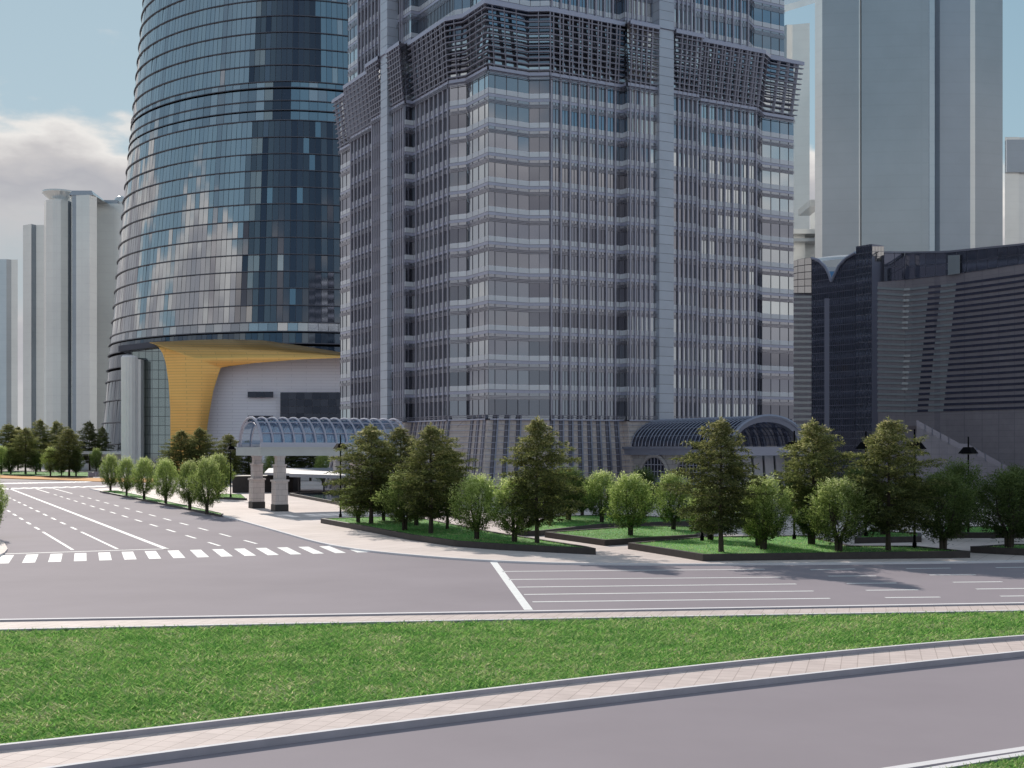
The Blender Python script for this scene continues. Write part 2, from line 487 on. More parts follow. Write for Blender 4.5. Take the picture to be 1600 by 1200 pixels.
# smooth resample
def resample(pts, n):
    P = np.array([list(p) for p in pts]); d = np.r_[0, np.cumsum(np.linalg.norm(np.diff(P, axis=0), axis=1))]
    t = np.linspace(0, d[-1], n)
    return [Vector((np.interp(s, d, P[:, 0]), np.interp(s, d, P[:, 1]), P[0, 2])) for s in t]
edge = resample(edge, 90)
for _ in range(3):
    edge = [edge[0]] + [(edge[i - 1] + edge[i] * 2 + edge[i + 1]) / 4 for i in range(1, len(edge) - 1)] + [edge[-1]]
back = []
for i, p in enumerate(edge):
    back.append(Vector((max(p.x, -50) * 1.1 + 10, 262, .12)))
pl = MB()
pl.grid([[Vector((p.x, p.y, 0)) for p in edge], edge], 1)
inner = offset(edge, .3)
pl.grid([edge, inner], 1)
pl.grid([inner, back], 0)
struct('plaza', pl, [M['plaza'], M['kerb']])

# road markings: children of the road
def mark(name, quads, z=.005):
    m = MB()
    for q in quads: m.add([Vector((p.x, p.y, z)) for p in q])
    return m.build(name, M['paint'], road_o)


def lineq(a, b, w):
    t = (b - a); n = Vector((-t.y, t.x, 0)).normalized() * w / 2
    return [a - n, b - n, b + n, a + n]


def along(x90, y): return Vector((x90 - .483 * (y - 90), y, 0))


mark('centre_line', [lineq(along(-25.3, 219), along(-25.3, 87.2), .38)])
mark('lane_line', [lineq(along(-28.7, 105), along(-28.7, 87.2), .22)])
mark('lane_line', [lineq(along(-31.9, 105), along(-31.9, 86.4), .22)])
mark('lane_line', [lineq(along(-20.9, 216), along(-20.9, 196), .26)])
mark('lane_line', [lineq(along(-17.7, 218), along(-17.7, 193), .26)])
for x90, y0, y1 in ((-20.9, 90, 192), (-17.7, 92, 188), (-28.7, 108, 200), (-31.9, 108, 200)):
    q = []; y = y0
    while y < y1:
        q.append(lineq(along(x90, y), along(x90, y + 3.4), .24)); y += 7.4
    mark('dashed_line', q)
mark('stop_line', [lineq(G(8, 865.5), G(262, 857.5), .35)])
a = G(8, 873.8); b = G(552, 857.6); dx = (b - a) / 15
bd = Vector((-.34, 1, 0)).normalized()
wd = dx.normalized()
q = []
for k in range(-3, 16):
    c = a + dx * k; L = 3.1 if k < 15 else 1.4
    c2_ = c - bd * (3.1 - L)
    q.append([c2_ - bd * L - wd * .37, c2_ - bd * L + wd * .37, c2_ + bd * L + wd * .37, c2_ + bd * L - wd * .37])
mark('zebra_crossing', q)
q = []
for px, py in ((33, 763), (50, 762.6), (67, 762.2), (83, 761.8), (100, 761.4), (117, 761), (134, 760.6), (149, 760.1), (162, 759.6), (0, 764), (16, 763.5)):
    c = G(px, py); q.append([c + Vector((-.55 + .6, -4, 0)), c + Vector((.55 + .6, -4, 0)), c + Vector((.55 - .6, 4, 0)), c + Vector((-.55 - .6, 4, 0))])
mark('zebra_crossing', q)
q = []
for k in range(18):
    c = G(-2 + k * 8.2, 755.6 - k * .16); q.append([c + Vector((-.36 + .4, -4, 0)), c + Vector((.36 + .4, -4, 0)), c + Vector((.36 - .4, 4, 0)), c + Vector((-.36 - .4, 4, 0))])
mark('zebra_crossing', q)
mark('stop_line', [[G(765, 877.2), G(776, 877.2), G(833, 953), G(819, 953)]])
for y0, y1, x0, x1 in ((893, 889.5, 785, 1195), (905.5, 902, 795, 1220), (917.5, 912.5, 808, 1244), (929, 923.5, 819, 1271), (940.5, 935, 832, 1297)):
    mark('lane_line', [lineq(G(x0, y0), G(x1, y1), .26)])
for ds in (((1266, 890.4, 1336, 889), (1416, 888.5, 1485, 887.7), (1556, 887, 1626, 886)), ((1294, 900.2, 1369, 899.8), (1452, 898.4, 1525, 898), (1600, 896.5, 1670, 895.5)),
           ((1323, 911.6, 1401, 911), (1489, 909.8, 1566, 909)), ((1353, 922.4, 1435, 921.6), (1525, 920.4, 1605, 919.4)), ((1383, 933.8, 1469, 933), (1563, 931.6, 1650, 930.5))):
    mark('dashed_line', [lineq(G(a_, b_), G(c_, d_), .26) for a_, b_, c_, d_ in ds])

# far left: orange path and kerb
op = [G(x, y, .12) for x, y in ((-80, 747), (0, 746.5), (90, 749.5), (170, 752.5), (240, 753.2))]
ob = [G(x, y, .12) for x, y in ((-80, 742), (0, 742.2), (80, 745.5), (150, 746.8), (240, 747))]
m = MB(); m.grid([op, ob]); m.grid([setz(op, 0), op]); struct('path', m, M['orange'])

# island on the left edge
isl = [G(x, y, .14) for x, y in ((-60, 830), (-10, 840), (6, 846), (12, 857), (7, 863), (-2, 867), (-60, 869))]
m = MB(); m.prism([(p.x, p.y) for p in isl], 0, .14, 0, top=1)
struct('traffic_island', m, [M['kerb'], M['paving']])


# ------------------------------------------------------------------ grass
def blades(name, pts, size, mat, parent=None, lean=.8, wid=.16, nseed=0):
    r = np.random.default_rng(nseed)
    n = len(pts)
    L = size * r.uniform(.5, 1.5, n); th = r.uniform(0, 2 * PI, n); tilt = r.uniform(.6, 1., n) * lean
    d = np.stack([np.cos(th) * np.sin(tilt), np.sin(th) * np.sin(tilt), np.cos(tilt)], 1)
    side = np.stack([-np.sin(th), np.cos(th), np.zeros(n)], 1) * (L * wid / 2)[:, None]
    tip = pts + d * L[:, None]
    mid = pts + d * (L * .55)[:, None] + np.array([0, 0, .12]) * L[:, None] * .3
    V = np.empty((n, 5, 3)); V[:, 0] = pts - side; V[:, 1] = pts + side; V[:, 2] = mid + side * .8; V[:, 3] = tip; V[:, 4] = mid - side * .8
    me = bpy.data.meshes.new(name)
    me.vertices.add(n * 5); me.vertices.foreach_set('co', V.reshape(-1))
    me.loops.add(n * 5); me.loops.foreach_set('vertex_index', np.arange(n * 5, dtype=np.int32))
    me.polygons.add(n); me.polygons.foreach_set('loop_start', np.arange(0, n * 5, 5, dtype=np.int32))
    me.polygons.foreach_set('loop_total', np.full(n, 5, dtype=np.int32))
    me.materials.append(mat); me.update(calc_edges=True)
    o = bpy.data.objects.new(name, me); COL.objects.link(o)
    if parent is not None: o.parent = parent
    return o


M['grass'] = leafmat('grass_blade', [(.06, .16, .04), (.17, .40, .09), (.25, .52, .12), (.36, .58, .17), (.58, .62, .32), (.92, .82, .60)], trans=.45, patch=.55)
M['turf'] = simple('planter_turf', (.09, .28, .05), rough=.9, var=.45, scale=.9, bump=.6, bscale=6)


def lawn_points(ca, cb, n, z, seed, ymax=1e9):
    r = np.random.default_rng(seed)
    A = np.array([[p.x, p.y] for p in ca]); B = np.array([[p.x, p.y] for p in cb])
    # sample by quads with area weight
    P = []
    areas = []
    for i in range(len(A) - 1):
        q = [A[i], A[i + 1], B[i + 1], B[i]]
        areas.append(abs(np.cross(q[2] - q[0], q[3] - q[1])) / 2)
    areas = np.array(areas); cnt = np.maximum(1, (areas / areas.sum() * n)).astype(int)
    for i, c in enumerate(cnt):
        u = r.random(c)[:, None]; t = r.random(c)[:, None]
        a_ = A[i] * (1 - u) + A[i + 1] * u; b_ = B[i] * (1 - u) + B[i + 1] * u
        P.append(a_ * (1 - t) + b_ * t)
    P = np.concatenate(P)
    vis = (np.abs(P[:, 0]) < P[:, 1] * .43 + 1.5)
    P = P[vis]
    return np.c_[P, np.full(len(P), z)]


c3i = offset(fit([(0, 1165), (160, 1146), (320, 1129), (480, 1110), (640, 1091), (960, 1054), (1120, 1037), (1280, 1020), (1440, 1006), (1600, 993)], 3, z=.28), .28)
pts = lawn_points(offset(c2, -.02), c3i, 300000, .10, 3)
o = blades('grass', pts, .26, M['grass'], lean=1.52, wid=.13, nseed=4)
tag(o, 'bright green lawn with straw flecks between the two pavements in the foreground', 'grass', kind='stuff')
pts = lawn_points(offset(c6, -.24), c7, 60000, .12, 5)
pts = pts[(pts[:, 0] > 0)]
o = blades('grass', pts, .15, M['grass'], lean=1.3, nseed=6)
tag(o, 'small corner of green lawn beyond the kerb at bottom right', 'grass', kind='stuff')


# ------------------------------------------------------------------ planters
def planter(label, front_px, back_px, z=.55, wt=.3, group=None):
    poly = [G(x, y, z) for x, y in front_px + back_px]
    c = sum(poly, Vector()) / len(poly); c.z = 0
    root = empty('planter', c); tag(root, label, 'planter', group or 'dark stone planters with lawn')
    P = [Vector((p.x - c.x, p.y - c.y, 0)) for p in poly]
    # orient ccw
    ar = sum(P[i].x * P[(i + 1) % len(P)].y - P[(i + 1) % len(P)].x * P[i].y for i in range(len(P)))
    if ar < 0: P = P[::-1]
    n = len(P); I = []
    for i in range(n):
        a, b, d = P[i - 1], P[i], P[(i + 1) % n]
        t1 = (b - a).normalized(); t2 = (d - b).normalized()
        n1 = Vector((-t1.y, t1.x, 0)); n2_ = Vector((-t2.y, t2.x, 0))
        k = (n1 + n2_); k = k / max(.35, k.length_squared / 2)
        I.append(b + k * wt)
    m = MB()
    r0 = [Vector((p.x, p.y, 0)) for p in P]; r1 = [Vector((p.x, p.y, z)) for p in P]
    r2 = [Vector((p.x, p.y, z)) for p in I]; r3 = [Vector((p.x, p.y, z - .2)) for p in I]
    m.grid([r0, r1, r2, r3], close=True)
    m.build('planter_wall', M['planter'], root)
    m = MB(); m.add([Vector((p.x, p.y, z - .07)) for p in I])
    lo = m.build('turf', M['turf'], root)
    # blades of grass near enough to read
    arr = np.array([[p.x, p.y] for p in I])
    lo_, hi_ = arr.min(0), arr.max(0)
    r = np.random.default_rng(len(label))
    A = (hi_ - lo_).prod(); k = int(min(60000, A * 60))
    q = r.random((k, 2)) * (hi_ - lo_) + lo_
    inside = np.zeros(k, bool)
    for i in range(n):
        x1, y1 = arr[i]; x2, y2 = arr[(i + 1) % n]
        cond = ((y1 > q[:, 1]) != (y2 > q[:, 1]))
        xi = (x2 - x1) * (q[:, 1] - y1) / (y2 - y1 + 1e-12) + x1
        inside ^= cond & (q[:, 0] < xi)
    q = q[inside]
    g = blades('grass', np.c_[q, np.full(len(q), z - .07)], .12, M['grass'], root, lean=1.2, nseed=k)
    g['kind'] = 'stuff'
    return root


planter('long curved dark planter with lawn beside the pavement corner, left of the plaza path',
        [(501, 810), (570, 822), (640, 835), (710, 844.5), (780, 849.5), (931, 856.5)], [(915, 853), (780, 832), (660, 809), (600, 806.5), (545, 808)])
planter('dark planter with lawn in the middle of the plaza, pointed towards the road',
        [(851, 831), (945, 843.5), (1090, 835)], [(1130, 822), (1000, 821)])
planter('dark planter with lawn close under the tower base, behind the pointed planter',
        [(800, 829), (845, 829), (940, 818.5)], [(1130, 812), (960, 803.5), (860, 806)])
planter('large dark planter with lawn along the front road under the tall conifers',
        [(981, 848), (1098, 866), (1300, 863.5), (1516, 861)], [(1430, 852.5), (1330, 852), (1260, 836), (1100, 838)])
planter('dark planter in shade between the tall conifers and the dark building',
        [(1335, 840), (1440, 838)], [(1440, 832), (1350, 829)])
planter('dark planter with a round tree at the right edge by the road',
        [(1516, 853.5), (1600, 857.5), (1720, 862)], [(1740, 850), (1580, 849.5)])
planter('narrow green strip planter with six shrubs beside the avenue',
        [(156, 766.7), (345, 804), (349, 801.5)], [(186, 766)], z=.25, wt=.2)
planter('small dark planter with the lamp post left of the glass vault',
        [(335, 776.5), (386, 778.5)], [(380, 772), (335, 771)], z=.4)
planter('low far planter with lawn and dark conifers across the avenue',
        [(-60, 740), (60, 743), (145, 744)], [(146, 737.5), (0, 736.5), (-60, 736)], z=.3)
planter('dark planter in deep shade behind the right round trees',
        [(1470, 832), (1640, 832)], [(1640, 822), (1470, 822)])


# ------------------------------------------------------------------ office tower (square, fins, flared belt)
TH = math.radians(29.25)
U = Vector((math.cos(TH), math.sin(TH), 0)); V = Vector((-math.sin(TH), math.cos(TH), 0))
CN = Vector((-3.16, 168, 0)); HW = 26.7
TC = CN + (U + V) * HW
tower = empty('office_tower', TC, TH)
tag(tower, 'square grey glass skyscraper with flared louvre belt and sloping stone base in the centre', 'skyscraper')
PROF = [(0, 0), (6.3, 0), (8.6, 1.5), (20.5, 1.5), (20.5, 2.8), (32.9, 2.8), (32.9, 1.5), (44.8, 1.5), (47.1, 0), (53.4, 0)]
SEG = ['corner', 'return', 'bay', 'step', 'mid', 'step', 'bay', 'return', 'corner']


def face_pt(face, u, o, z, off=0.):
    """face 0: towards -v (right side in view), 3: towards -u (left side in view)"""
    k = (HW + off) / HW
    x = (u - HW) * k; y = -(HW + o) - off
    for _ in range(face): x, y = -y, x
    return Vector((x, y, z))


def seg_pts(face, s, f0, f1, z, off, proud=0.):
    """two points at fractions of segment s, optionally pushed out along the segment normal"""
    (u0, o0), (u1, o1) = PROF[s], PROF[s + 1]
    L = math.hypot(u1 - u0, o1 - o0); nx, ny = (o0 - o1) / L, (u1 - u0) / L   # outward normal in (u,o)
    r = []
    for f in (f0, f1):
        r.append(face_pt(face, u0 + (u1 - u0) * f + nx * proud, o0 + (o1 - o0) * f + ny * proud, z, off))
    return r


def seg_len(s):
    (u0, o0), (u1, o1) = PROF[s], PROF[s + 1]
    return math.hypot(u1 - u0, o1 - o0)


def splits(s, face):
    kind = SEG[s]
    if face in (1, 2): return [0, 1]
    if kind == 'corner':
        a = [0, .16, .44, .72, 1.]
        return a if s == 0 else [1 - x for x in a[::-1]]
    n = {'return': 2, 'bay': 24, 'step': 2, 'mid': 16}[kind]
    return [i / n for i in range(n + 1)]


VIS = (0, 3)     # faces the photo shows


VM = ['v_taupe', 'v_grey', 'v_blue', 'v_dark', 'v_light', 'v_cream']


def tones(face, s, z, n):  # panes tinted by place to paint in reflected sky, clouds and sun glints
    f = (z - 10) / 60
    if face == 3:
        if s == 8: base_ = [4] if z > 26 else [4, 1]
        elif s == 7: base_ = [3, 3, 3, 1]
        elif s == 5: base_ = [1, 3]
        elif s == 0: base_ = [4, 4, 1]
        else: base_ = [4, 1, 4, 0, 1]
    elif face == 0:
        if s == 1: base_ = [3, 3, 1]
        elif s == 3: base_ = [3]
        elif s == 0: base_ = [0, 0, 1, 2] if z > 30 else [1, 1, 3, 0]
        elif s == 4: base_ = [1, 0, 1, 4]
        elif s == 8: base_ = [2, 2, 0, 4] if z > 40 else ([1, 0, 4] if z > 26 else [3, 1])
        elif s == 6: base_ = [2, 2, 4, 1] if z > 44 else [1, 1, 0, 4]
        else: base_ = [2, 2, 0, 1] if z > 44 else [1, 1, 0, 3]
    else: base_ = [1]
    out = []
    while len(out) < n:
        t = random.choice(base_); run = n if (n < 6 and random.random() < .7) else random.randint(2, 12)
        out += [t] * run
    out = out[:n]
    if face == 0 and s == 4 and z > 48: out = [5 if (i < n // 2 - 1 and random.random() < .8) else o for i, o in enumerate(out)]
    return out


def vband(m, z0, z1, off):
    for fc in (0, 1, 2, 3):
        for s in range(9):
            sp = splits(s, fc); tn = tones(fc, s, z0, len(sp) - 1)
            for a, b, t in zip(sp[:-1], sp[1:], tn):
                p, q = seg_pts(fc, s, a, b, z0, off)
                nrm = Vector((q.y - p.y, -(q.x - p.x), 0)).normalized(); w_ = (q - p).length
                e1 = nrm * random.uniform(-.006, .006) * w_; e2 = nrm * random.uniform(-.008, .008); h = Vector((0, 0, z1 - z0))
                m.add([p, q + e1, q + e1 + e2 + h, p + e2 + h], t)


def band(m, z0, z1, off, mat, jitter=0., proud=0., faces=(0, 1, 2, 3), panes=True):
    for fc in faces:
        for s in range(9):
            sp = splits(s, fc) if panes else [0, 1]
            for a, b in zip(sp[:-1], sp[1:]):
                p, q = seg_pts(fc, s, a, b, z0, off, proud)
                j = [random.uniform(-jitter, jitter) for _ in range(3)]
                nrm = Vector((q.y - p.y, -(q.x - p.x), 0)).normalized()
                w_ = (q - p).length
                e1 = nrm * j[0] * w_; e2 = nrm * j[1]
                m.add([p, q + e1, q + e1 + e2 + Vector((0, 0, z1 - z0)), p + e2 + Vector((0, 0, z1 - z0))], mat)


def hbar(m, z, off, out, h, dep, faces=VIS, mat=0, segs=range(9), lean=0.):
    """horizontal bar following the plan: box section"""
    for fc in faces:
        for s in segs:
            rows = []
            for (dz, pr, lo) in ((-h / 2, out - dep, 0), (-h / 2, out, 0), (h / 2, out, 0), (h / 2, out - dep, 0)):
                p, q = seg_pts(fc, s, 0, 1, z + dz, off, pr)
                rows.append([p, q])
            rows.append(rows[0])
            m.grid(rows, mat)


def mullions(m, z0, z1, off, mat, faces=VIS, w=.07, dep=.06):
    for fc in faces:
        for s in range(9):
            if SEG[s] == 'step': continue
            L = seg_len(s)
            for f in splits(s, fc)[:-1]:
                p0, p1 = seg_pts(fc, s, f - w / 2 / L, f + w / 2 / L, z0, off, dep)
                q0, q1 = seg_pts(fc, s, f - w / 2 / L, f + w / 2 / L, z0, off, 0)
                up_ = Vector((0, 0, z1 - z0))
                m.grid([[q0, q0 + up_], [p0, p0 + up_], [p1, p1 + up_], [q1, q1 + up_]], mat)


def floor_parts(z0, off, first=False, last=False, top=3.71):
    m = MB(); vband(m, z0 + 1.8, z0 + top, off); mullions(m, z0 + 1.8, z0 + top, off, 6)
    m.build('window_band', [M[k] for k in VM] + [M['mull']], tower)
    m = MB()
    band(m, z0 - .25, z0 + .3, off, 0); band(m, z0 + .3, z0 + .65, off, 1, jitter=.004)
    band(m, z0 + .65, z0 + 1.05, off, 2, proud=.03, panes=True); band(m, z0 + 1.05, z0 + 1.8, off, 3, jitter=.003)
    mullions(m, z0 + .3, z0 + .65, off, 4); mullions(m, z0 + 1.12, z0 + 1.8, off, 4, w=.05, dep=.03)
    hbar(m, z0 + 1.06, off, .05, .04, .04, mat=4)
    m.build('spandrel_band', [M['railglass'], M['greyglass'], M['lav'], M['pale'], M['mull']], tower)
    m = MB()
    for dz in (-.17, .02, .21): hbar(m, z0 + dz, off, .24, .05, .06)
    # little brackets
    m.build('rail', M['rail'], tower)


Z0 = 13.78; P = 3.96
m = MB(); vband(m, 11.5, Z0 - .25, 0); mullions(m, 11.5, Z0 - .25, 0, 6)
m.build('window_band', [M[k] for k in VM] + [M['mull']], tower)
for k in range(11): floor_parts(Z0 + P * k, 0)
m = MB(); zz = Z0 + P * 11; band(m, zz - .25, 58.0, 0, 0); hbar(m, 57.75, 0, .2, .5, .2, mat=1)
for dz in (-.2, .02, .24): hbar(m, zz + dz - .1, 0, .42, .085, .1, mat=2)
m.build('spandrel_band', [M['greyglass'], M['lav'], M['rail']], tower)
OFFU = -1.0
for k in range(11): floor_parts(66.4 + P * k, OFFU)
m = MB()
rf = []
for fc in range(4):
    for s in range(9): rf.append(seg_pts(fc, s, 0, 1, 66.4 + P * 11 - .25, OFFU)[0])
m.add(rf); m.build('roof', M['railglass'], tower)

# belt: vision glass behind, leaning lattice in front
m = MB()
for z_, h_, pl_ in ((58, .8, 1), (58.8, 3.2, 0), (62, 1.5, 1), (63.5, 2.7, 0)):
    if pl_: band(m, z_, z_ + h_, 0, 6)
    else: vband(m, z_, z_ + h_, 0)
m.build('belt_glazing', [M[k] for k in VM] + [M['v_belt']], tower)
m = MB()
a = [];
for fc in range(4):
    for s in range(9):
        p, q = seg_pts(fc, s, 0, 1, 66.2, 1.0); r_, t_ = seg_pts(fc, s, 0, 1, 66.2, OFFU, 0)
        m.add([p, q, t_, r_])
m.build('belt_ledge', M['lav'], tower)


def flare(z): return .25 + (z - 58.0) / 8.2 * .8


RIBS = {}
def rib_fracs(s):
    if SEG[s] == 'bay':
        return [(i + .15) / 8 for i in range(9)] if s == 2 else [1 - (i + .15) / 8 for i in range(9)]
    if SEG[s] == 'mid':
        L = seg_len(s); c = .5; g = 1.7 / L
        return [f for f in [(i + .5) / 15 for i in range(15)] if abs(f - .5) > g]
    if SEG[s] == 'corner': return [.16, .44, .72] if s == 0 else [.28, .56, .84]
    return []


for fc in VIS:
    for s in range(9):
        if SEG[s] == 'step': continue
        parts = [(0, 1)]
        if SEG[s] == 'mid': parts = [(0, .5 - 1.35 / 12.4), (.5 + 1.35 / 12.4, 1)]
        for fa, fb in parts:
            m = MB()
            for k in range(11):
                z = 58.25 + k * .79
                rows = []
                h = .075 if k < 10 else .28
                for dz, dp in ((-h, -.22), (-h, .12), (h, .12), (h, -.22), (-h, -.22)):
                    p, q = seg_pts(fc, s, fa, fb, z + dz, flare(z) + dp); rows.append([p, q])
                m.grid(rows, 1 if k == 10 else 0)
            L = seg_len(s)
            fr = [f for f in (rib_fracs(s) + ([.5] if SEG[s] == 'return' else [])) if fa - .01 <= f <= fb + .01]
            wv = .05 if SEG[s] in ('corner', 'return') else .10
            if SEG[s] == 'bay': fr = sorted(fr + [f + .042 for f in fr if f + .042 < 1])
            for f in fr:
                Lo = [seg_pts(fc, s, f - wv / L, f + wv / L, 58.0, flare(58.) + d) for d in (-.2, .13)]
                Hi = [seg_pts(fc, s, f - wv / L, f + wv / L, 66.3, flare(66.) + d) for d in (-.2, .13)]
                m.hexa([Lo[1][0], Lo[1][1], Lo[0][1], Lo[0][0], Hi[1][0], Hi[1][1], Hi[0][1], Hi[0][0]], 0)
            m.build('louvre_screen', [M['louv'], M['lav']], tower)

# fins
nf = 0
for zr, off in (((10.75, 57.9), 0), ((66.5, 109.5), OFFU)):
    for fc in VIS:
        for s in range(9):
            if SEG[s] not in ('bay', 'mid'): continue
            if off and fc == 3 and s > 4: continue
            L = seg_len(s)
            for f in rib_fracs(s):
                m = MB(); wv = .10 if SEG[s] == 'bay' else .085
                a = seg_pts(fc, s, f - wv / L, f + wv / L, zr[0], off, .27); b = seg_pts(fc, s, f - wv / L, f + wv / L, zr[0], off, .02)
                up_ = Vector((0, 0, zr[1] - zr[0]))
                m.hexa([a[0], a[1], b[1], b[0], a[0] + up_, a[1] + up_, b[1] + up_, b[0] + up_])
                if nf < 100: m.build('fin', M['fin'], tower)
                nf += 1
# pilasters, one up the middle of each face shown
for fc in VIS:
    m = MB(); z = 10.75; L = seg_len(4)
    while z < 109:
        h = 1.32
        a = seg_pts(fc, 4, .5 - 1.25 / L, .5 + 1.25 / L, z, 0, .75); b = seg_pts(fc, 4, .5 - 1.25 / L, .5 + 1.25 / L, z, 0, -1.5)
        up_ = Vector((0, 0, h - .05))
        m.hexa([a[0], a[1], b[1], b[0], a[0] + up_, a[1] + up_, b[1] + up_, b[0] + up_], 0)
        z += h
    a = seg_pts(fc, 4, .5 - 1.2 / L, .5 + 1.2 / L, 10.75, 0, .70); b = seg_pts(fc, 4, .5 - 1.2 / L, .5 + 1.2 / L, 10.75, 0, -1.4)
    up_ = Vector((0, 0, 98))
    m.hexa([a[0], a[1], b[1], b[0], a[0] + up_, a[1] + up_, b[1] + up_, b[0] + up_], 1)
    m.build('pilaster', [M['pil'], M['mull']], tower)


def bat(z): return 2.1 * (10.75 - z) / 10.75 + .15


m = MB(); rows = []
for z in (0, 10.75):
    r_ = []
    for fc in range(4):
        for s in range(9): r_.append(seg_pts(fc, s, 0, 1, z, bat(z))[0])
    rows.append(r_)
m.grid(rows, close=True)
m.add([Vector((p.x, p.y, 10.75)) for p in rows[1]])
m.build('stone_base', M['stone'], tower)
m = MB()
band(m, 10.75, 11.5, 0, 0); hbar(m, 10.85, 0, .5, .18, .5, mat=1); hbar(m, 11.2, 0, .42, .06, .08, mat=2); hbar(m, 11.45, 0, .42, .08, .08, mat=2)
m.build('parapet_band', [M['greyglass'], M['lav'], M['rail']], tower)
m = MB()
for k in range(12):
    z = 10.2 - k * .82
    if z < .5: break
    m2_ = MB(); hbar(m2_, z, bat(z), .22, .07, .09); m2_.build('base_rail', M['lav'], tower)
nb = 0
for fc in VIS:
    for s in range(9):
        if SEG[s] not in ('bay', 'corner'): continue
        L = seg_len(s)
        for f in rib_fracs(s):
            m = MB(); wv = .17
            a = seg_pts(fc, s, f - wv / L, f + wv / L, .05, bat(0), .15); b = seg_pts(fc, s, f - wv / L, f + wv / L, .05, bat(0), -.1)
            c = seg_pts(fc, s, f - wv / L, f + wv / L, 11.4, bat(11.4), .15); d = seg_pts(fc, s, f - wv / L, f + wv / L, 11.4, bat(11.4), -.1)
            m.hexa([a[0], a[1], b[1], b[0], c[0], c[1], d[1], d[0]], 0)
            sx = 3.0 * wv / L
            a = seg_pts(fc, s, f + wv / L + .1 / L, f + sx, .05, bat(0), .22); b = seg_pts(fc, s, f + wv / L + .1 / L, f + sx, .05, bat(0), -.1)
            c = seg_pts(fc, s, f + wv / L + .1 / L, f + sx, 11.4, bat(11.4), .22); d = seg_pts(fc, s, f + wv / L + .1 / L, f + sx, 11.4, bat(11.4), -.1)
            m.hexa([a[0], a[1], b[1], b[0], c[0], c[1], d[1], d[0]], 1)
            m.build('base_fin', [M['bfin'], M['rail']], tower)


# ------------------------------------------------------------------ curved tower
K = 1.25
CT = Vector((-55 * K, 354 * K, 0))
ct = empty('curved_tower', CT)
tag(ct, 'tall rounded blue glass tower with dark floor ledges behind the white hall', 'skyscraper')
zs_ = [0, 37.6 * K, 72 * K, 92 * K, 131 * K, 190 * K, 240 * K]; ss_ = [1.15, 1.085, 1.025, .985, .915, .83, .77]


def cring(z, n, out=0.):
    s = float(np.interp(z, zs_, ss_)); r_ = []
    for i in range(n):
        t = 2 * PI * i / n
        c, q = math.cos(t), math.sin(t); e_ = 2 / 1.72
        x = math.copysign(abs(c) ** e_, c); y = math.copysign(abs(q) ** e_, q)
        l = math.hypot(x, y)
        r_.append(Vector((x * 52 * K * s * (1 + out / (60 * l)), y * 48 * K * s * (1 + out / (60 * l)), z)))
    return r_


def even(ring, n):
    P_ = np.array([[p.x, p.y] for p in ring] + [[ring[0].x, ring[0].y]])
    d = np.r_[0, np.cumsum(np.linalg.norm(np.diff(P_, axis=0), axis=1))]
    t = np.linspace(0, d[-1], n + 1)[:-1]
    return [Vector((np.interp(s, d, P_[:, 0]), np.interp(s, d, P_[:, 1]), ring[0].z)) for s in t]


def crow(z0, z1, n, mat, name, jit=.006, gap=.06, dark=None):
    a = even(cring(z0, 720), n); b = even(cring(z1, 720), n)
    m = MB()
    for i in range(n):
        j = (i + 1) % n
        p, q, r_, s_ = a[i], a[j], b[j], b[i]
        t = (q - p).normalized(); nn = Vector((t.y, -t.x, 0)); w_ = (q - p).length
        e1 = nn * random.gauss(0, jit) * w_; e2 = nn * random.gauss(0, jit) * (z1 - z0)
        g = t * gap
        mi = 0
        if dark:  # dark sector paints in the neighbour's reflection and the dark interior
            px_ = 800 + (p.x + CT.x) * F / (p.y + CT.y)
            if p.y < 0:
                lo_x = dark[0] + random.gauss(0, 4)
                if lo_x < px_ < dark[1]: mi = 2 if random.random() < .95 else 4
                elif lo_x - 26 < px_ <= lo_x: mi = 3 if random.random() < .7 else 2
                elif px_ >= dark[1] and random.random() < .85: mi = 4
        m.add([p + g, q - g + e1, r_ - g + e1 + e2, s_ + g + e2], mi)
    # dark mullion backing just behind the panes
    a2 = even(cring(z0, 720, -.12), n); b2 = even(cring(z1, 720, -.12), n)
    m.grid([a2, b2], 1, close=True)
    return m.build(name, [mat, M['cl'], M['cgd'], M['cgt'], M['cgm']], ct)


def cledge(z, out=.38, h=.24, mat='cl'):
    m = MB(); n = 180
    rows = [cring(z - h / 2, n, -.2), cring(z - h / 2, n, out), cring(z + h / 2, n, out), cring(z + h / 2, n, -.2)]
    m.grid(rows, close=True); m.build('floor_ledge', M[mat], ct)


zk = 35.8 * K
NP = 216
levels = [35.8 + 4.13 * i for i in range(13)]           # up to 85.4
levels = [z * K for z in levels]
for i_, (a, b) in enumerate(zip(levels[:-1], levels[1:])):
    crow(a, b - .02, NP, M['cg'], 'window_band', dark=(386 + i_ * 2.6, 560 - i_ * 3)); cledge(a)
for a, b in ((85.4, 87.55), (87.9, 90.3), (90.3, 93.1), (93.6, 95.1)):
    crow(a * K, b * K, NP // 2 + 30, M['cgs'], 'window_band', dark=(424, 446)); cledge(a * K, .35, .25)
for z in (87.72, 93.35):
    m = MB(); m.grid([cring((z - .22) * K, 180, -.6), cring((z + .25) * K, 180, -.6)], close=True); m.build('dark_groove', M['black'], ct)
up_levels = [(95.1 + 4.13 * i) * K for i in range(10)]
for i_, (a, b) in enumerate(zip(up_levels[:-1], up_levels[1:])):
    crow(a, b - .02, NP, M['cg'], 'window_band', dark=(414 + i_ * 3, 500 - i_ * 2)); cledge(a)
m = MB(); m.add(cring(up_levels[-1], 180)); m.build('roof', M['cl'], ct)
low = [(0, 6.5, 'cgl'), (6.5, 12.2, 'cgl'), (12.2, 18, 'cgl'), (18, 23.3, 'cgl'), (23.3, 26, 'cgl'), (26.6, 30, 'cgl'), (30.6, 33.2, 'cgl'), (33.5, 35.8, 'cgs')]
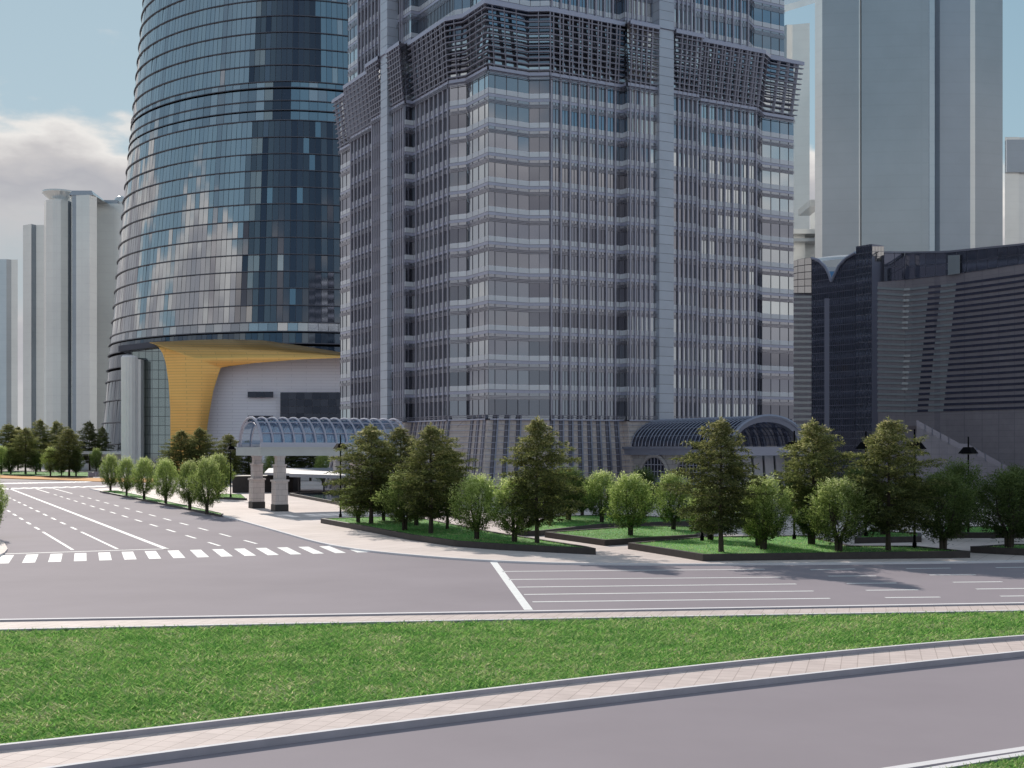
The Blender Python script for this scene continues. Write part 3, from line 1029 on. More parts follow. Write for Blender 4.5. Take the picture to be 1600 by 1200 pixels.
for a, b, mm in low:
    crow(a * K, b * K - .02, NP if mm != 'cgs' else NP // 2 + 30, M[mm], 'window_band'); cledge(a * K + .1, .5, .3)
for z in (26.3, 30.3, 33.35):
    m = MB(); m.grid([cring((z - .3) * K, 180, -.5), cring((z + .3) * K, 180, -.5)], close=True); m.build('dark_groove', M['black'], ct)
# flat white canopy over its ground floor, left
m = MB(); c0 = at(120, 705, 395) - CT; c1_ = at(215, 705, 385) - CT
m.hexa([(c0.x, c0.y - 6, c0.z - .9), (c1_.x, c1_.y - 6, c0.z - .9), (c1_.x, c1_.y + 14, c0.z - .9), (c0.x, c0.y + 14, c0.z - .9),
        (c0.x, c0.y - 6, c0.z), (c1_.x, c1_.y - 6, c0.z), (c1_.x, c1_.y + 14, c0.z), (c0.x, c0.y + 14, c0.z)])
m.hexa([(c0.x + 4, c0.y - 1, -c0.z * 0), (c1_.x, c1_.y - 1, 0), (c1_.x, c1_.y + 12, 0), (c0.x + 4, c0.y + 12, 0),
        (c0.x + 4, c0.y - 1, c0.z - .95), (c1_.x, c1_.y - 1, c0.z - .95), (c1_.x, c1_.y + 12, c0.z - .95), (c0.x + 4, c0.y + 12, c0.z - .95)], 1)
m.build('canopy', [M['kerb'], M['colm']], ct)

# ------------------------------------------------------------------ white hall with gold portal
hall = empty('podium_hall', Vector((-60, 365, 0)))
HO = Vector((-60, 365, 0))
tag(hall, 'white panelled hall with a sweeping gold portal at the foot of the curved tower', 'building')
D0 = 360
# white wall: closed block, upper edge follows the photo
top_px = [(300, 580), (345, 574.5), (400, 567), (470, 561.5), (535, 559), (620, 556), (720, 553)]
fr = [at(x, y, D0 + 3 + (x - 345) * .012) - HO for x, y in top_px]
m = MB()
bot = [Vector((p.x, p.y, -.05)) for p in fr]; bk = [p + Vector((0, 16, 0)) for p in fr]
m.grid([bot, fr, bk]); m.build('wall', M['whitew'], hall)


def hallquad(name, x0, y0, x1, y1, d, mat, nx=1, ny=1, thick=.3):
    m = MB()
    for i in range(nx):
        for j in range(ny):
            xa, xb = x0 + (x1 - x0) * i / nx, x0 + (x1 - x0) * (i + 1) / nx
            ya, yb = y0 + (y1 - y0) * j / ny, y0 + (y1 - y0) * (j + 1) / ny
            gx, gy = (.25, .25) if nx > 1 else (0, 0)
            m.add([at(xa + gx, yb - gy, d) - HO, at(xb - gx, yb - gy, d) - HO, at(xb - gx, ya + gy, d) - HO, at(xa + gx, ya + gy, d) - HO], 0)
    m.add([at(x0, y1, d + .1) - HO, at(x1, y1, d + .1) - HO, at(x1, y0, d + .1) - HO, at(x0, y0, d + .1) - HO], 1)
    return m.build(name, [mat, M['mull']], hall)


hallquad('window', 438, 613, 600, 657, 362.6, M['dglass'], 13, 4)
hallquad('window', 387, 612, 427, 621, 362.6, M['dglass'], 3, 1)
hallquad('window', 387, 649.5, 427, 660, 362.6, M['dglass'], 3, 1)
for yy in (613, 624, 635, 646):
    pass
# gold portal: one curved sheet (stem that flares into the lintel)
gl = [(232, 535), (240, 536.5), (247, 541), (253, 550), (258, 563), (262, 585), (265, 615), (266.5, 650), (266, 690), (265, 742)]
gr_ = [(535, 559), (470, 561.5), (400, 567), (345, 574), (339, 592), (333, 612), (328, 640), (324, 665), (321, 692), (318, 742)]
gu = [(232, 535), (330, 530), (410, 531.5), (470, 540), (535, 551)]


def lerp_poly(P_, n):
    A = np.array(P_, float); d = np.r_[0, np.cumsum(np.linalg.norm(np.diff(A, axis=0), axis=1))]
    t = np.linspace(0, d[-1], n)
    return np.c_[np.interp(t, d, A[:, 0]), np.interp(t, d, A[:, 1])]


inn_k = [(0, (318, 742)), (.18, (321, 690)), (.28, (326, 652)), (.36, (333, 612)), (.42, (339, 592)), (.46, (343, 580)), (.48, (345, 574.5)), (.52, (358, 572)), (.62, (400, 567)), (.76, (470, 561.5)), (.88, (545, 558.7)), (1, (640, 567))]
out_k = [(0, (265, 742)), (.16, (266.3, 690)), (.26, (266, 640)), (.34, (263.5, 598)), (.395, (259, 567)), (.43, (254, 552)), (.46, (247.5, 542)), (.48, (240, 537)), (.50, (232, 535)), (.53, (252, 533.9)), (.60, (310, 530.8)), (.66, (350, 530)), (.74, (410, 531.5)), (.82, (470, 540)), (.9, (545, 552.5)), (1, (640, 566))]


def kv(K_, t):
    ts_ = [k[0] for k in K_]
    return np.interp(t, ts_, [k[1][0] for k in K_]), np.interp(t, ts_, [k[1][1] for k in K_])


m = MB(); rows = []
NF = 26
for t in np.linspace(0, 1, 150):
    a_, b_ = kv(inn_k, t), kv(out_k, t)
    wgt = float(np.interp(t, [0, .3, .5, .6, .76, 1], [.0, .0, .2, .6, 1, 1]))
    row = []
    for k in range(NF):
        f = k / (NF - 1)
        row.append(at(a_[0] * (1 - f) + b_[0] * f, a_[1] * (1 - f) + b_[1] * f, D0 - 2.2 + wgt * 13.0 * f ** 3.0 - 1.2 * math.sin(PI * f) * (1 - wgt)) - HO)
    rows.append(row)
m.grid(rows)
gold_o = m.build('gold_portal', M['gold'], hall, smooth=True)
# edge return of the portal and mirror glass between column and portal
m = MB(); g0 = [rows[k][-1] for k in range(0, 75)]
m.grid([[p + Vector((.02, .02, 0)) for p in g0], [p + Vector((1.0, 7, 0)) for p in g0]]); m.build('portal_edge', M['cl'], hall)
m = MB(); m.add([at(206, 742, 366) - HO, at(274, 742, 366) - HO, at(274, 540, 366) - HO, at(206, 546, 366) - HO]); m.build('glass_wall', M['pglass'], hall)
m = MB(); p0 = at(190, 541.5, 366) - HO; p1 = at(262, 533, 366) - HO
m.hexa([(p0.x, p0.y - 3, p0.z - 1.6), (p1.x, p1.y - 3, p1.z - 1.6), (p1.x, p1.y + 8, p1.z - 1.6), (p0.x, p0.y + 8, p0.z - 1.6),
        (p0.x, p0.y - 3, p0.z), (p1.x, p1.y - 3, p1.z), (p1.x, p1.y + 8, p1.z), (p0.x, p0.y + 8, p0.z)])
m.build('lintel', M['cl'], hall)
m = MB(); cc = at(202.5, 700, 361) - HO; zt = at(202.5, 556, 361).z
n = 48; ring = []
for i in range(n):
    t = 2 * PI * i / n; r_ = 2.35 * (1 - .04 * (i % 3 == 0)); ring.append((cc.x + r_ * math.cos(t), cc.y + r_ * math.sin(t)))
m.prism(ring, 0, zt - .5); m.prism([(cc.x + (x - cc.x) * .999, cc.y + (y - cc.y) * .999) for x, y in ring], zt - .5, zt, scale_top=.86, center=(cc.x, cc.y))
m.build('column', M['colm'], hall)
m = MB(); m.box((cc.x + 2.0, cc.y + 1.5, (zt - 1) / 2), (2.4, 3, zt - 1)); m.build('pier', M['colm'], hall)


# ------------------------------------------------------------------ glass vault on stone columns (left entrance)
M['vglass'], nt_, bs_ = newmat('vault_glass')
nt_.nodes.clear()
_o = nt_.nodes.new('ShaderNodeOutputMaterial'); _m = nt_.nodes.new('ShaderNodeMixShader'); _t = nt_.nodes.new('ShaderNodeBsdfTransparent'); _g = nt_.nodes.new('ShaderNodeBsdfGlossy')
_t.inputs['Color'].default_value = (.50, .60, .72, 1); _g.inputs['Color'].default_value = (.50, .62, .74, 1); _g.inputs['Roughness'].default_value = .06
_m.inputs[0].default_value = .34
nt_.links.new(_t.outputs[0], _m.inputs[1]); nt_.links.new(_g.outputs[0], _m.inputs[2]); nt_.links.new(_m.outputs[0], _o.inputs['Surface'])
M['steel'] = simple('vault_steel', (.50, .48, .56), rough=.4, metal=.3)
M['beam'] = simple('vault_beam', (.52, .54, .54), rough=.5, var=.06, scale=.5)
M['colstone'] = tiles('column_stone', (.55, .49, .47), (.60, .53, .51), (.36, .31, .30), 1.1, .62, .02, axis='wall', var=.1)
M['plinth'] = simple('column_plinth', (.03, .027, .027), rough=.5)
VD = Vector((.872, .489, 0)).normalized(); VW = Vector((-VD.y, VD.x, 0))
N0 = Vector((-27.0, 136.0, 0))
vault = empty('glass_vault', N0 + VD * 8 + VW * 4); VO = vault.location.copy()
tag(vault, 'glass barrel vault canopy with steel hoops on stepped stone columns, left of the skyscraper', 'canopy')
VL, VWD, ZB, RISE = 17.2, 8.2, 7.1, 3.3


def vp(a, b, z): return N0 + VD * a + VW * b + Vector((0, 0, z)) - VO


def arch(a, wid, rise, zb, n=24, b0=0.):
    r_ = []
    for i in range(n + 1):
        t = PI * i / n
        r_.append(vp(a, b0 + wid / 2 - wid / 2 * math.cos(t), zb + rise * math.sin(t)))
    return r_


m = MB(); m.grid([arch(.2, VWD - .5, RISE - .25, ZB + .05, b0=.25), arch(VL - .2, VWD - .5, RISE - .25, ZB + .05, b0=.25)]); m.build('vault_glazing', M['vglass'], vault, smooth=True)
for k in range(15):
    m = MB(); a_ = VL * k / 14
    m.tube(arch(a_, VWD, RISE, ZB), .11 if k else .14, 6)
    m.tube(arch(a_, VWD - .9, RISE - .5, ZB, b0=.45), .06, 5)
    m.build('hoop', M['steel'], vault)
for f in (.16, .33, .5, .67, .84):
    m = MB(); t = PI * f; m.tube([vp(x, VWD / 2 - (VWD - .3) / 2 * math.cos(t), ZB + (RISE - .12) * math.sin(t)) for x in (0, VL)], .06, 5); m.build('purlin', M['steel'], vault)
for b in (0, VWD):
    m = MB(); s = .35
    m.hexa([vp(-.3, b - s, ZB - .95), vp(VL, b - s, ZB - .95), vp(VL, b + s, ZB - .95), vp(-.3, b + s, ZB - .95), vp(-.3, b - s, ZB), vp(VL, b - s, ZB), vp(VL, b + s, ZB), vp(-.3, b + s, ZB)])
    m.hexa([vp(-.4, b - s - .12, ZB - .12), vp(VL, b - s - .12, ZB - .12), vp(VL, b + s + .12, ZB - .12), vp(-.4, b + s + .12, ZB - .12), vp(-.4, b - s - .12, ZB + .02), vp(VL, b - s - .12, ZB + .02), vp(VL, b + s + .12, ZB + .02), vp(-.4, b + s + .12, ZB + .02)])
    m.build('edge_beam', M['beam'], vault)
    m = MB(); m.hexa([vp(-.2, b - .2, ZB + .02), vp(VL, b - .2, ZB + .02), vp(VL, b + .2, ZB + .02), vp(-.2, b + .2, ZB + .02), vp(-.2, b - .12, ZB + .5), vp(VL, b - .12, ZB + .5), vp(VL, b + .12, ZB + .5), vp(-.2, b + .12, ZB + .5)]); m.build('gutter', M['steel'], vault)
m = MB(); m.hexa([vp(-.3, .36, ZB - .95), vp(.4, .36, ZB - .95), vp(.4, VWD - .36, ZB - .95), vp(-.3, VWD - .36, ZB - .95), vp(-.3, .36, ZB - .02), vp(.4, .36, ZB - .02), vp(.4, VWD - .36, ZB - .02), vp(-.3, VWD - .36, ZB - .02)]); m.build('end_beam', M['beam'], vault)


def stepped_column(parent, p, zt, rot):
    z0 = .12; m = MB()
    secs = [(z0, z0 + .75, 1.50, 1), (z0 + .75, 3.35, 1.40, 0), (3.35, 3.55, 1.62, 0), (3.55, 5.05, 1.08, 0), (5.05, 5.22, 1.25, 0), (5.22, zt - .18, .86, 0), (zt - .18, zt, 1.0, 0)]
    for a_, b_, s_, mt in secs: m.box((p.x, p.y, (a_ + b_) / 2), (s_, s_, b_ - a_), rot, mt)
    return m.build('column', [M['colstone'], M['plinth']], parent)


for a_, b_ in ((2.0, .1), (2.0, VWD - .1), (14.2, .1), (14.2, VWD - .1)):
    stepped_column(vault, vp(a_, b_, 0), ZB - .95, TH)

# ------------------------------------------------------------------ porch with shingled vault on the right side of the tower
porch = empty('entrance_porch', Vector((24, 168, 0))); PO = porch.location.copy()
tag(porch, 'stone entrance porch with grey ribbed barrel roof, against the right side of the skyscraper', 'entrance porch')
PN = -V                                   # outwards from the tower's right face
PB = CN + U * 20.6 - V * 2.0              # left foot at the tower
PL, PW = 23.4, 12.0


def pp(a, b, z): return PB + PN * a + U * b + Vector((0, 0, z)) - PO


M['roofm'] = simple('porch_roof_metal', (.19, .195, .25), rough=.35, metal=.6, var=.08, scale=.6)
M['pstone'] = tiles('porch_stone', (.33, .30, .30), (.37, .335, .33), (.2, .18, .18), 1.2, .8, .03, axis='wall', var=.12)
M['pdark'] = simple('porch_soffit', (.16, .16, .18), rough=.6)


M['proof'] = simple('porch_rib_metal', (.33, .34, .42), rough=.35, metal=.5)


def parch(a, ins, n=20):
    r_ = []
    for i in range(n + 1):
        t = PI * i / n
        r_.append(pp(a, PW / 2 - (PW / 2 - ins) * math.cos(t), 7.25 + (3.8 - ins) * math.sin(t)))
    return r_


M['pvg'], nt_, bs_ = newmat('porch_vault_glass')
nt_.nodes.clear()
_o = nt_.nodes.new('ShaderNodeOutputMaterial'); _m = nt_.nodes.new('ShaderNodeMixShader'); _t = nt_.nodes.new('ShaderNodeBsdfTransparent'); _g = nt_.nodes.new('ShaderNodeBsdfGlossy')
_t.inputs['Color'].default_value = (.34, .36, .43, 1); _g.inputs['Color'].default_value = (.40, .42, .50, 1); _g.inputs['Roughness'].default_value = .08
_m.inputs[0].default_value = .38
nt_.links.new(_t.outputs[0], _m.inputs[1]); nt_.links.new(_g.outputs[0], _m.inputs[2]); nt_.links.new(_m.outputs[0], _o.inputs['Surface'])
m = MB(); m.grid([parch(0, .1), parch(PL, .1)]); m.build('roof', M['pvg'], porch, smooth=True)
m = MB(); m.grid([parch(PL - 1.2, .75), parch(PL - .3, .75)]); m.grid([parch(PL - .3, .75), parch(PL - .02, .12)]); m.build('front_arch', M['proof'], porch, smooth=True)
for k in range(29):
    m = MB(); m.tube(parch(PL * k / 28, 0), .07 if k < 28 else .24, 6); m.build('roof_rib', M['proof'], porch)
for f in (.12, .22, .32, .42, .5, .58, .68, .78, .88):
    t = PI * f; m = MB(); m.tube([pp(x, PW / 2 - (PW / 2 - .05) * math.cos(t), 7.25 + 3.76 * math.sin(t)) for x in (0, PL)], .045, 5); m.build('roof_batten', M['proof'], porch)
for b in (0, PW):
    m = MB()
    m.hexa([pp(-1, b - .7, 6.9), pp(PL + .3, b - .7, 6.9), pp(PL + .3, b + .7, 6.9), pp(-1, b + .7, 6.9), pp(-1, b - .7, 7.2), pp(PL + .3, b - .7, 7.2), pp(PL + .3, b + .7, 7.2), pp(-1, b + .7, 7.2)])
    m.hexa([pp(-1, b - .4, 6.05), pp(PL, b - .4, 6.05), pp(PL, b + .4, 6.05), pp(-1, b + .4, 6.05), pp(-1, b - .4, 6.9), pp(PL, b - .4, 6.9), pp(PL, b + .4, 6.9), pp(-1, b + .4, 6.9)])
    m.build('eave_beam', M['proof'], porch)
m = MB(); m.hexa([pp(PL - .5, .4, 6.05), pp(PL - .5, PW - .4, 6.05), pp(PL, PW - .4, 6.05), pp(PL, .4, 6.05), pp(PL - .5, .4, 7.15), pp(PL - .5, PW - .4, 7.15), pp(PL, PW - .4, 7.15), pp(PL, .4, 7.15)][::1]); m.build('front_beam', M['proof'], porch)
m = MB()
for b in (.15, PW - .15):
    m.hexa([pp(-1, b - .15, 0), pp(PL - 1, b - .15, 0), pp(PL - 1, b + .15, 0), pp(-1, b + .15, 0), pp(-1, b - .15, 6.05), pp(PL - 1, b - .15, 6.05), pp(PL - 1, b + .15, 6.05), pp(-1, b + .15, 6.05)])
m.build('side_wall', M['pstone'], porch)
# arched side windows in the left wall
for a0 in (7.2, 15.0):
    m = MB(); R_ = 3.0; zc = 4.05 - 1.1
    pts_ = [pp(a0 - R_ * math.cos(PI * i / 20), -.03, zc + 2.75 * math.sin(PI * i / 20)) for i in range(21)]
    m.add(pts_[::-1]); win = m.build('arched_window', M['dglass'], porch)
    m = MB()
    for i in range(9):
        x = -R_ + 2 * R_ * i / 8
        if abs(x) < R_: h = 2.75 * math.sqrt(max(0, 1 - (x / R_) ** 2)); m.box(tuple(pp(a0 + x, -.08, zc + h / 2)), (.08, .08, h), TH)
    for z_ in (0, .9, 1.8):
        hw_ = R_ * math.sqrt(1 - (z_ / 2.75) ** 2); m.tube([pp(a0 - hw_, -.08, zc + z_), pp(a0 + hw_, -.08, zc + z_)], .05, 4)
    m.tube([pp(a0 - (R_ + .3) * math.cos(PI * i / 20), -.08, zc + 3.05 * math.sin(PI * i / 20)) for i in range(21)], .32, 6, mat=1)
    m.build('glazing_bar', [M['steel'], M['pstone']], win)
    m = MB(); m.hexa([pp(a0 - 3.4, -1.6, zc - .95), pp(a0 + 3.6, -1.6, zc - .95), pp(a0 + 3.6, -.02, zc - .55), pp(a0 - 3.4, -.02, zc - .55), pp(a0 - 3.4, -1.6, zc - .8), pp(a0 + 3.6, -1.6, zc - .8), pp(a0 + 3.6, -.02, zc - .1), pp(a0 - 3.4, -.02, zc - .1)]); m.build('awning', M['lav'], porch)
M['scr'] = simple('porch_screen', (.42, .40, .43), rough=.4, var=.08, scale=.5)
m = MB()
for i in range(6):
    b = .6 + i * 1.85
    m.hexa([pp(PL - 3.0, b, 1.5), pp(PL - 3.0, b + 1.45, 1.5), pp(PL - 2.8, b + 1.45, 1.5), pp(PL - 2.8, b, 1.5), pp(PL - 3.0, b - .35, 6.0), pp(PL - 3.0, b + 1.1, 6.0), pp(PL - 2.8, b + 1.1, 6.0), pp(PL - 2.8, b - .35, 6.0)])
m.build('front_screen', M['scr'], porch)
m = MB(); m.hexa([pp(PL - 4, .4, .1), pp(PL - 4, PW - .4, .1), pp(PL - 3.4, PW - .4, .1), pp(PL - 3.4, .4, .1), pp(PL - 4, .4, 6.0), pp(PL - 4, PW - .4, 6.0), pp(PL - 3.4, PW - .4, 6.0), pp(PL - 3.4, .4, 6.0)]); m.build('inner_wall', M['pdark'], porch)


# ------------------------------------------------------------------ dark building on the right
M['dstone'] = tiles('dark_stone', (.31, .275, .30), (.33, .292, .315), (.25, .225, .255), 1.3, 1.0, .04, axis='wall', var=.12, rough=.7, offset=0)
M['dcurt'] = glass('dark_curtain_glass', [(.14, .15, .20), (.18, .19, .25), (.16, .17, .225)], rough=.06, metal=.75)
M['dmull'] = simple('dark_mullion', (.26, .26, .32), rough=.5, metal=.3)
M['paleglass'] = glass('strip_window_pale', [(.34, .37, .395), (.38, .41, .43)], rough=.2, metal=.15)
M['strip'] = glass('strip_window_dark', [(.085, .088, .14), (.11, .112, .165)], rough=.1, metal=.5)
M['bright'] = glass('bright_curtain_glass', [(.50, .48, .46), (.56, .54, .52)], rough=.06, metal=.85)
M['dlav'] = simple('dark_lav_panel', (.22, .22, .29), rough=.5, metal=.2)
db_c = Vector((92, 232, 0))
dark = empty('dark_building', db_c)
tag(dark, 'long dark stone office building with strip windows and a curved glass top at the right', 'building')


def dbp(px, py, d): return at(px, py, d) - db_c


def zat(py, d): return HC - (py - HOR) * d / F


DX = [1236, 1268, 1337, 1362, 1415, 1480, 1540, 1600, 1700, 1800]
DD = [246, 240, 232, 229, 232, 226, 219, 212, 200, 188]


def dd(px): return float(np.interp(px, DX, DD))


def curtain(name, x0, x1, ytop, ybot, nx, ny, mat, mull, dofs=0., g=.07, parent=dark):
    """curtain wall: ytop is a function of px (photo row of the top edge), bottom at height z"""
    m = MB()
    for i in range(nx):
        xa = x0 + (x1 - x0) * i / nx; xb = x0 + (x1 - x0) * (i + 1) / nx
        da, db_ = dd(xa) + dofs, dd(xb) + dofs
        A = Vector(((xa - 800) * da / F, da, 0)) - db_c; B = Vector(((xb - 800) * db_ / F, db_, 0)) - db_c
        za, zb = zat(ytop(xa), da), zat(ytop(xb), db_)
        ba = zat(ybot(xa), da) if callable(ybot) else ybot; bb = zat(ybot(xb), db_) if callable(ybot) else ybot
        t = (B - A).normalized() * g; nn = Vector((t.y, -t.x, 0)).normalized()
        if callable(ybot):
            lv = [((ba + (za - ba) * j / ny, ba + (za - ba) * (j + 1) / ny), (bb + (zb - bb) * j / ny, bb + (zb - bb) * (j + 1) / ny)) for j in range(ny)]
        else:
            stp = 1.25; lv = []; k = 0
            while ybot + k * stp < max(za, zb) - .1:
                l0 = ybot + k * stp; l1 = l0 + stp
                lv.append(((min(l0, za - .02), min(l1, za)), (min(l0, zb - .02), min(l1, zb)))); k += 1
        for (l0a, l1a), (l0b, l1b) in lv:
            if l1a - l0a < .05 and l1b - l0b < .05: continue
            j1 = nn * random.gauss(0, .0012)
            ga = min(g, (l1a - l0a) * .3); gb = min(g, (l1b - l0b) * .3)
            m.add([A + t + Vector((0, 0, l0a + ga)), B - t + Vector((0, 0, l0b + gb)) + j1 * 2,
                   B - t + Vector((0, 0, l1b - gb)) + j1, A + t + Vector((0, 0, l1a - ga))], 0)
        e_ = -nn * .08
        m.add([A + e_ + Vector((0, 0, ba)), B + e_ + Vector((0, 0, bb)), B + e_ + Vector((0, 0, zb)), A + e_ + Vector((0, 0, za))], 1)
    return m.build(name, [mat, mull], parent)


def lin(*pts):
    xs = [p[0] for p in pts]; ys = [p[1] for p in pts]
    return lambda x: float(np.interp(x, xs, ys))


# body of the building behind the facades (stops light, shows from the side)
m = MB(); xs_ = list(range(1236, 1801, 12))
f_ = [Vector(((x - 800) * (dd(x) + 1.2) / F, dd(x) + 1.2, 0)) - db_c for x in xs_]
top_f = lin((1236, 408), (1268, 412), (1300, 440), (1337, 402), (1381, 396), (1430, 397), (1480, 396), (1510, 393), (1550, 389), (1600, 384), (1700, 372), (1800, 360))
tp = [Vector((p.x, p.y, zat(top_f(x), dd(x) + 1.2) - .3)) for p, x in zip(f_, xs_)]
bk_ = [p + Vector((8, 34, 0)) for p in tp]
m.grid([f_, tp, bk_, [Vector((p.x, p.y, 0)) for p in bk_]]); m.build('body', M['dlav'], dark)
# left pale bay
curtain('window_grid', 1236, 1268, lin((1236, 409), (1250, 404), (1268, 402)), lambda x: 458, 3, 5, M['bright'], M['mull'])
m = MB()
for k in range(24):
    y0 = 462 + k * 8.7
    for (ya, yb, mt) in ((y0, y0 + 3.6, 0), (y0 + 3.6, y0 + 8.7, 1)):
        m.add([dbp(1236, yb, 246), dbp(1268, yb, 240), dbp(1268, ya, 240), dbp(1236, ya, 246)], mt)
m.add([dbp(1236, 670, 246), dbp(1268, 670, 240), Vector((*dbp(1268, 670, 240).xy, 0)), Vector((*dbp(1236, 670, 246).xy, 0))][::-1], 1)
m.build('strip_bay', [M['paleglass'], M['dstone']], dark)
# dark glazed bay with the V notch
vn = lin((1268, 405), (1278, 409), (1288, 419), (1294, 430), (1299, 441), (1303, 431), (1310, 417), (1320, 406), (1337, 396))
curtain('dark_bay', 1268, 1337, vn, 0, 23, 32, M['dcurt'], M['dlav'])
m = MB()
for k in range(2):
    p = [(1268, 403.5), (1278, 406), (1289, 416), (1295, 428), (1299, 440)] if k == 0 else [(1299, 440), (1304, 429), (1311, 415), (1321, 404), (1337, 394.5)]
    m.tube([dbp(x, y, dd(x) - .3) for x, y in p], .28, 6)
m.build('notch_rim', M['lav'], dark)
m = MB(); m.add([dbp(1288, 466, 235.0), dbp(1296, 466, 235.0), dbp(1296, 700, 235.0), dbp(1288, 700, 235.0)][::-1]); m.build('pier', M['dlav'], dark)
# pale dish of a roof behind the notch
m = MB()
rows = []
for k in range(7):
    f = k / 6
    rows.append([dbp(x, 410 - 12 * math.sin(PI * min(1, (x - 1240) / 190.)) - (1 - f) * 0 + f * 6, 250 + 26 * (1 - f)) for x in np.linspace(1240, 1345, 20)])
m.grid(rows); m.build('curved_roof', M['pale'], dark, smooth=True)
M['bluep'] = simple('blue_panel', (.12, .33, .62), rough=.3, metal=.2)
m = MB(); m.add([dbp(1280, 446, 248), dbp(1320, 446, 248), dbp(1320, 424, 248), dbp(1280, 424, 248)]); m.add([dbp(1280, 423.8, 248), dbp(1320, 423.8, 248), dbp(1320, 417, 248), dbp(1280, 417, 248)], 1); m.build('blue_screen', [M['bluep'], M['pale']], dark)
# tall glazed pier
curtain('dark_pier', 1337, 1362, lin((1337, 385), (1362, 381)), 0, 5, 34, M['dcurt'], M['dmull'], dofs=-1.5)
m = MB(); a_ = dbp(1362, 381, 227.5); b_ = dbp(1381.5, 384, 232)
m.add([Vector((a_.x, a_.y, 0)), Vector((b_.x, b_.y, 0)), b_, a_]); m.build('pier_side', M['dlav'], dark)
m = MB()
for i in range(4):
    for j in range(3):
        if (i, j) in ((0, 2),): continue
        x0 = 1363 + i * 4.6; y0 = 385 + j * 8
        d_ = 227.5 + (x0 - 1362) / 19.5 * 4.5
        m.add([dbp(x0, y0 + 7.4, d_ - .15), dbp(x0 + 4.2, y0 + 7.4, d_ + .82), dbp(x0 + 4.2, y0, d_ + .82), dbp(x0, y0, d_ - .15)])
m.build('bright_panes', M['bright'], dark)
# curved upper glass band
tt = lin((1381, 394.5), (1430, 395), (1480, 394), (1510, 391), (1550, 387), (1600, 382), (1700, 370), (1800, 358))
bb_ = lin((1381, 440), (1415, 437), (1480, 430), (1540, 421.5), (1600, 412), (1700, 396), (1800, 380))
curtain('upper_glazing', 1381.5, 1800, tt, lambda x: bb_(x), 26, 2, M['dcurt'], M['dmull'], g=.05)
m = MB(); rows = []
for zz_, do in ((0, 0), (.35, 0), (.35, .8)):
    rows.append([dbp(x, tt(x), dd(x) - .3 + do) + Vector((0, 0, zz_ - .1)) for x in np.linspace(1381.5, 1800, 30)])
m.grid(rows); m.build('coping', M['dmull'], dark)
m = MB()
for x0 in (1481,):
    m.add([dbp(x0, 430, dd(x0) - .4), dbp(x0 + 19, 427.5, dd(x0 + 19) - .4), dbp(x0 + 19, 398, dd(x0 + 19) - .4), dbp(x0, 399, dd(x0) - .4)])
m.build('bright_panes', M['paleglass'], dark)
# stone wall with strip windows
m = MB(); xs2 = list(np.linspace(1381.5, 1800, 40)) ; xs2 = [1363.] + xs2
lo_ = []; hi_ = []
bb2 = lambda x: 441 if x < 1381 else bb_(x)
for x in xs2:
    p = Vector(((x - 800) * (dd(x) + .15) / F, dd(x) + .15, 0)) - db_c
    lo_.append(p); hi_.append(Vector((p.x, p.y, zat(bb2(x), dd(x) + .15))))
m.grid([lo_, hi_]); m.build('stone_wall', M['dstone'], dark)
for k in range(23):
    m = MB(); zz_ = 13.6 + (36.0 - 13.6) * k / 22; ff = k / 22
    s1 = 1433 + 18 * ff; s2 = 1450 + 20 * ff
    for xa, xb, mt in ((1364, s1, 1), (s1, s2, 0), (s2, s2 + 24, 1), (s2 + 24, 1700, 0)):  # pale and dark tints along each strip paint in the curved glass's reflections
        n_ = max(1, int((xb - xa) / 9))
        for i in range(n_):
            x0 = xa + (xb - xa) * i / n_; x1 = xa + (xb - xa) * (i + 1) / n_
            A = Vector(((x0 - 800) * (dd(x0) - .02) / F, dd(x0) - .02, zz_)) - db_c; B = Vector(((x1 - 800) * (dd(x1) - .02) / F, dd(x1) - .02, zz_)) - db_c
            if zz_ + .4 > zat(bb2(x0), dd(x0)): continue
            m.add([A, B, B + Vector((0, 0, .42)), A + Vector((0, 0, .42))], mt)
    if m.f: m.build('strip_window', [M['strip'], M['paleglass']], dark)
# stair balustrade climbing across the foot of the wall
M['bal'] = simple('balustrade_glass', (.25, .24, .29), rough=.15, metal=.4)
m = MB()
st = [(1432, 656), (1500, 693), (1512, 693.5), (1548, 714), (1600, 742), (1680, 785)]
A = [dbp(x, y, 205) for x, y in st]; B = [dbp(x, y + 9, 205) for x, y in st]
m.grid([B, A])
for x, y in ((1446, 664), (1457, 670), (1470, 677), (1483, 684), (1526, 702), (1540, 710), (1566, 724), (1584, 733)): m.tube([dbp(x, y + 11, 204.9), dbp(x, y - 2, 204.9)], .06, 5, 1)
m.build('balustrade', [M['bal'], M['dmull']], dark)
m = MB(); C_ = [dbp(x, y + 9, 205) for x, y in st]; D_ = [Vector((p.x, p.y, 0)) for p in C_]; E_ = [p + Vector((0, 6, 0)) for p in C_]
m.grid([D_, C_, E_]); m.build('stair_wall', M['dstone'], dark)


# ------------------------------------------------------------------ hazy far towers
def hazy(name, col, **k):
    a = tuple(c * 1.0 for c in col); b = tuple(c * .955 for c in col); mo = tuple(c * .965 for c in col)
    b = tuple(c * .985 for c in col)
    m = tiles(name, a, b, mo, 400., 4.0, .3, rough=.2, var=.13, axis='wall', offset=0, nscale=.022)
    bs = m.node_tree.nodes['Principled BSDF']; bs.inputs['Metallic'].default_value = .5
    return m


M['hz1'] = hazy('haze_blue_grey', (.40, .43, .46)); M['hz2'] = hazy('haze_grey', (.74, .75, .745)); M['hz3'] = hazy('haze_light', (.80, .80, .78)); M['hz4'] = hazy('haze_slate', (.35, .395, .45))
M['hz5'] = hazy('haze_pale_blue', (.55, .63, .69))


